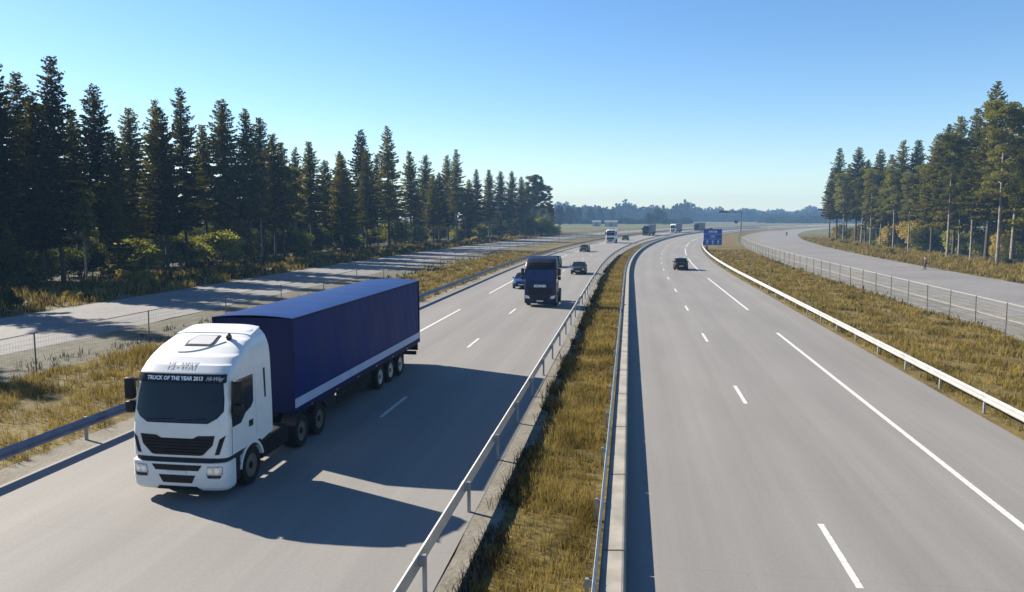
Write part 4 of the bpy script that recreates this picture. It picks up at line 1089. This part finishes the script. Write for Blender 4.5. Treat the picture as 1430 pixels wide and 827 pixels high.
make_car('car', 'blue car half hidden beside the dark navy truck tractor', 'car_blue', (-10.4, 73.5, 0), 0, 'sedan')
make_car('car', 'olive-dark car just behind the navy truck tractor', 'car_green', P(105, -10.6), head(105), 'hatch', H=1.6)
make_car('car', 'blackish sedan alone in the lane beside the median', 'car_grey', P(93, -6.2), head(93), 'sedan', H=1.5)
make_car('car', 'small dark car in the middle of the left carriageway before the white-topped truck', 'car_grey', P(153, -11.0), head(153), 'hatch')
make_car('car', 'tiny dark car between the white-topped truck and the slate lorry', 'car_black', P(232, -10.9), head(232), 'sedan')
make_car('car', 'black hatchback seen from behind on the empty right carriageway', 'car_black', P(107, 6.65)+Vector((0, 0, 0)), math.pi+head(107), 'hatch', H=1.62, W=.9)
make_car('car', 'tiny hazy dark car right of the farthest lorry', 'car_black', P(410, -5.5), head(410), 'sedan')

# ------------------------------------------------------------------ signs
p = P(182, 14.7); sg = thing('road_sign', 'blue motorway direction sign behind the right crash barrier', 'road sign', (19.1, 184, 0), 0)
W2 = 2.08
MB().box(-W2, W2, -.03, .03, .45, 4.2, .02).build('sign_panel', M['blue_sign'], sg)
mk = MB(); y = -.045
def bar(x0, x1, z0, z1): mk.box(x0, x1, y, -.028, z0, z1)
bar(-2.0, 2.0, 2.98, 3.04); bar(-2.0, 2.0, 1.82, 1.88)
for x0, x1 in ((-.9, -.6), (-.45, -.1), (.05, .35), (.5, .95)): bar(x0, x1, 3.35, 3.8)
bar(-.55, .55, 2.7, 2.76); bar(-.55, .55, 2.14, 2.2); bar(-.55, -.49, 2.2, 2.7); bar(.49, .55, 2.2, 2.7); bar(-.3, .3, 2.36, 2.54)
for cx in (-1.25, 0, 1.25):
    mk.box(cx-.13, cx+.13, y, -.028, .62, 1.2)
    mk.add([(cx-.36, y, 1.2), (cx+.36, y, 1.2), (cx, y, 1.66), (cx-.36, -.028, 1.2), (cx+.36, -.028, 1.2), (cx, -.028, 1.66)], [(0, 1, 2), (5, 4, 3), (0, 3, 4, 1), (1, 4, 5, 2), (2, 5, 3, 0)])
mk.build('sign_markings', M['sign_white'], sg)
for sx in (-1, 1): MB().tube([(sx*1.3, .1, -.1), (sx*1.3, .1, 4.1)], .07, 8).build('post', M['steel_dark'], sg)

gy = thing('gantry_sign', 'tall cantilever gantry on a dark mast reaching over the far road', 'gantry', (51.3, 371.5, 0), R_(-14))
MB().tube([(0, 0, -.1), (0, 0, 9.7)], .24, 12, .2).build('mast', M['mast_dark'], gy)
a = MB(); a.tube([(0, 0, 9.5), (-10.3, 0, 9.75)], .13, 8).tube([(0, 0, 8.8), (-10.3, 0, 9.15)], .10, 8)
for k in range(8): a.tube([(-1.3*k, 0, 8.84+.044*k), (-1.3*k-.65, 0, 9.6)], .05, 5).tube([(-1.3*k-.65, 0, 9.6), (-1.3*k-1.3, 0, 8.88+.044*k)], .05, 5)
a.build('arm', M['mast_dark'], gy)
MB().box(-10.0, -6.2, -.18, -.08, 8.9, 9.9, .02).build('sign_panel', M['mast_dark'], gy)
MB().box(-3.0, -1.6, -.3, -.2, 4.0, 5.3, .02).tube([(0, 0, 4.6), (-1.6, -.2, 4.6)], .06, 6).build('small_panel', M['mast_dark'], gy)

# ------------------------------------------------------------------ far farm sheds
ray = Vector((FW.x+RT.x*(852-CX_)/F_, FW.y+RT.y*(852-CX_)/F_, 0)).normalized()
for i, (d, off, L2) in enumerate([(560, 0, 9), (575, -9, 6)]):
    p = ray*d+Vector((off*1.2, 0, 0))
    b = thing('farm_shed', ['long low white shed in haze beyond the field', 'smaller white shed in haze left of the longer shed'][i], 'shed', (p.x, p.y, 0), 0, 'white sheds beyond the field')
    MB().box(-L2/2, L2/2, 0, 6, -.1, 3.4).build('wall', M['wall_white'], b)
    MB().add([(-L2/2-.3, -.4, 3.35), (L2/2+.3, -.4, 3.35), (L2/2+.3, 3, 4.4), (-L2/2-.3, 3, 4.4), (L2/2+.3, 6.4, 3.35), (-L2/2-.3, 6.4, 3.35)], [(0, 1, 2, 3), (3, 2, 4, 5), (0, 3, 5), (1, 4, 2), (0, 5, 4, 1)]).build('roof', M['roof_grey'], b)
    dd = MB(); dd.box(-1.2, 1.2, -.06, .02, 0, 2.6); dd.build('door', M['roof_grey'], b)

# ------------------------------------------------------------------ people
def skin_mesh(name, joints, edges, m, parent, lv=2):
    me = bpy.data.meshes.new(name); me.from_pydata([j[0] for j in joints], edges, []); me.update()
    o = bpy.data.objects.new(name, me); COL.objects.link(o)
    o.modifiers.new('skin', 'SKIN'); s = o.modifiers.new('sub', 'SUBSURF'); s.levels = lv; s.render_levels = lv
    if not me.skin_vertices: 
        bpy.context.view_layer.objects.active = o
    for i, j in enumerate(joints):
        rr = j[1] if isinstance(j[1], tuple) else (j[1], j[1]); me.skin_vertices[0].data[i].radius = rr
        me.skin_vertices[0].data[i].use_root = (i == 0)
    dg = bpy.context.evaluated_depsgraph_get(); nm = bpy.data.meshes.new_from_object(o.evaluated_get(dg))
    bpy.data.objects.remove(o); nm.name = name; nm.materials.clear(); nm.materials.append(m)
    nm.polygons.foreach_set('use_smooth', [True]*len(nm.polygons))
    q = bpy.data.objects.new(name, nm); COL.objects.link(q); q.parent = parent
    return q
def person(label, loc, rz, jacket, lift, step):
    r = thing('person', label, 'person', loc, rz, 'people beside the right side road')
    arm = (-.34, -.42, 1.60) if lift else (-.3, -.12, .86)
    elb = (-.26, -.24, 1.34) if lift else (-.31, .02, 1.13)
    J = [((0, 0, .96), (.155, .11)), ((0, .0, 1.18), (.14, .10)), ((0, -.02, 1.42), (.16, .105)), ((0, -.03, 1.53), .06), ((0, -.05, 1.62), (.075, .09)), ((0, -.06, 1.72), (.08, .095)),
         ((-.2, -.02, 1.44), .055), (elb, .04), (arm, .03), ((arm[0]-.02, arm[1]-.08, arm[2]+.02), .028),
         ((.2, -.02, 1.44), .055), ((.27, .04, 1.15), .04), ((.27, -.06, .9), .03), ((.27, -.1, .82), .028),
         ((-.1, 0, .88), .09), ((-.11, -step*.6, .48), .062), ((-.11, -step, .08), .042), ((-.11, -step-.15, .03), .035),
         ((.1, 0, .88), .09), ((.11, step*.2, .48), .062), ((.11, step, .08), .042), ((.11, step-.15, .03), .035)]
    E_ = [(0, 1), (1, 2), (2, 3), (3, 4), (4, 5), (2, 6), (6, 7), (7, 8), (8, 9), (2, 10), (10, 11), (11, 12), (12, 13), (0, 14), (14, 15), (15, 16), (16, 17), (0, 18), (18, 19), (19, 20), (20, 21)]
    b = skin_mesh('body', J, E_, M['skin'], r)
    k = 1.18
    def sub(ids, scale): return [(J[i][0], tuple(q*scale for q in (J[i][1] if isinstance(J[i][1], tuple) else (J[i][1],)*2))) for i in ids]
    ids = [0, 1, 2, 6, 7, 8, 10, 11, 12]; jk = sub(ids, 1.28)+[((0, .0, .80), (.19, .14))]; skin_mesh('jacket', jk, [(0, 9), (0, 1), (1, 2), (2, 3), (3, 4), (4, 5), (2, 6), (6, 7), (7, 8)], M[jacket], r)
    ids = [0, 14, 15, 16, 18, 19, 20]; skin_mesh('trousers', sub(ids, 1.22), [(0, 1), (1, 2), (2, 3), (0, 4), (4, 5), (5, 6)], M['dark_cloth'], r)
    skin_mesh('shoes', [((-.11, -step, .06), .05), ((-.11, -step-.17, .04), .042)], [(0, 1)], M['hair'], r); skin_mesh('shoes', [((.11, step, .06), .05), ((.11, step-.17, .04), .042)], [(0, 1)], M['hair'], r)
    skin_mesh('hair', [((0, -.02, 1.70), (.09, .09)), ((0, -.035, 1.79), (.07, .08))], [(0, 1)], M['hair'], r)
    return r
person('person in rust-brown jacket raising one arm at the far edge of the right side road', (38.9, 109, -.016), R_(-105), 'brown_cloth', True, .12)
person('tiny distant person in dark clothes standing on the right side road', (56.3, 291, -.016), R_(20), 'dark_cloth', False, .05)
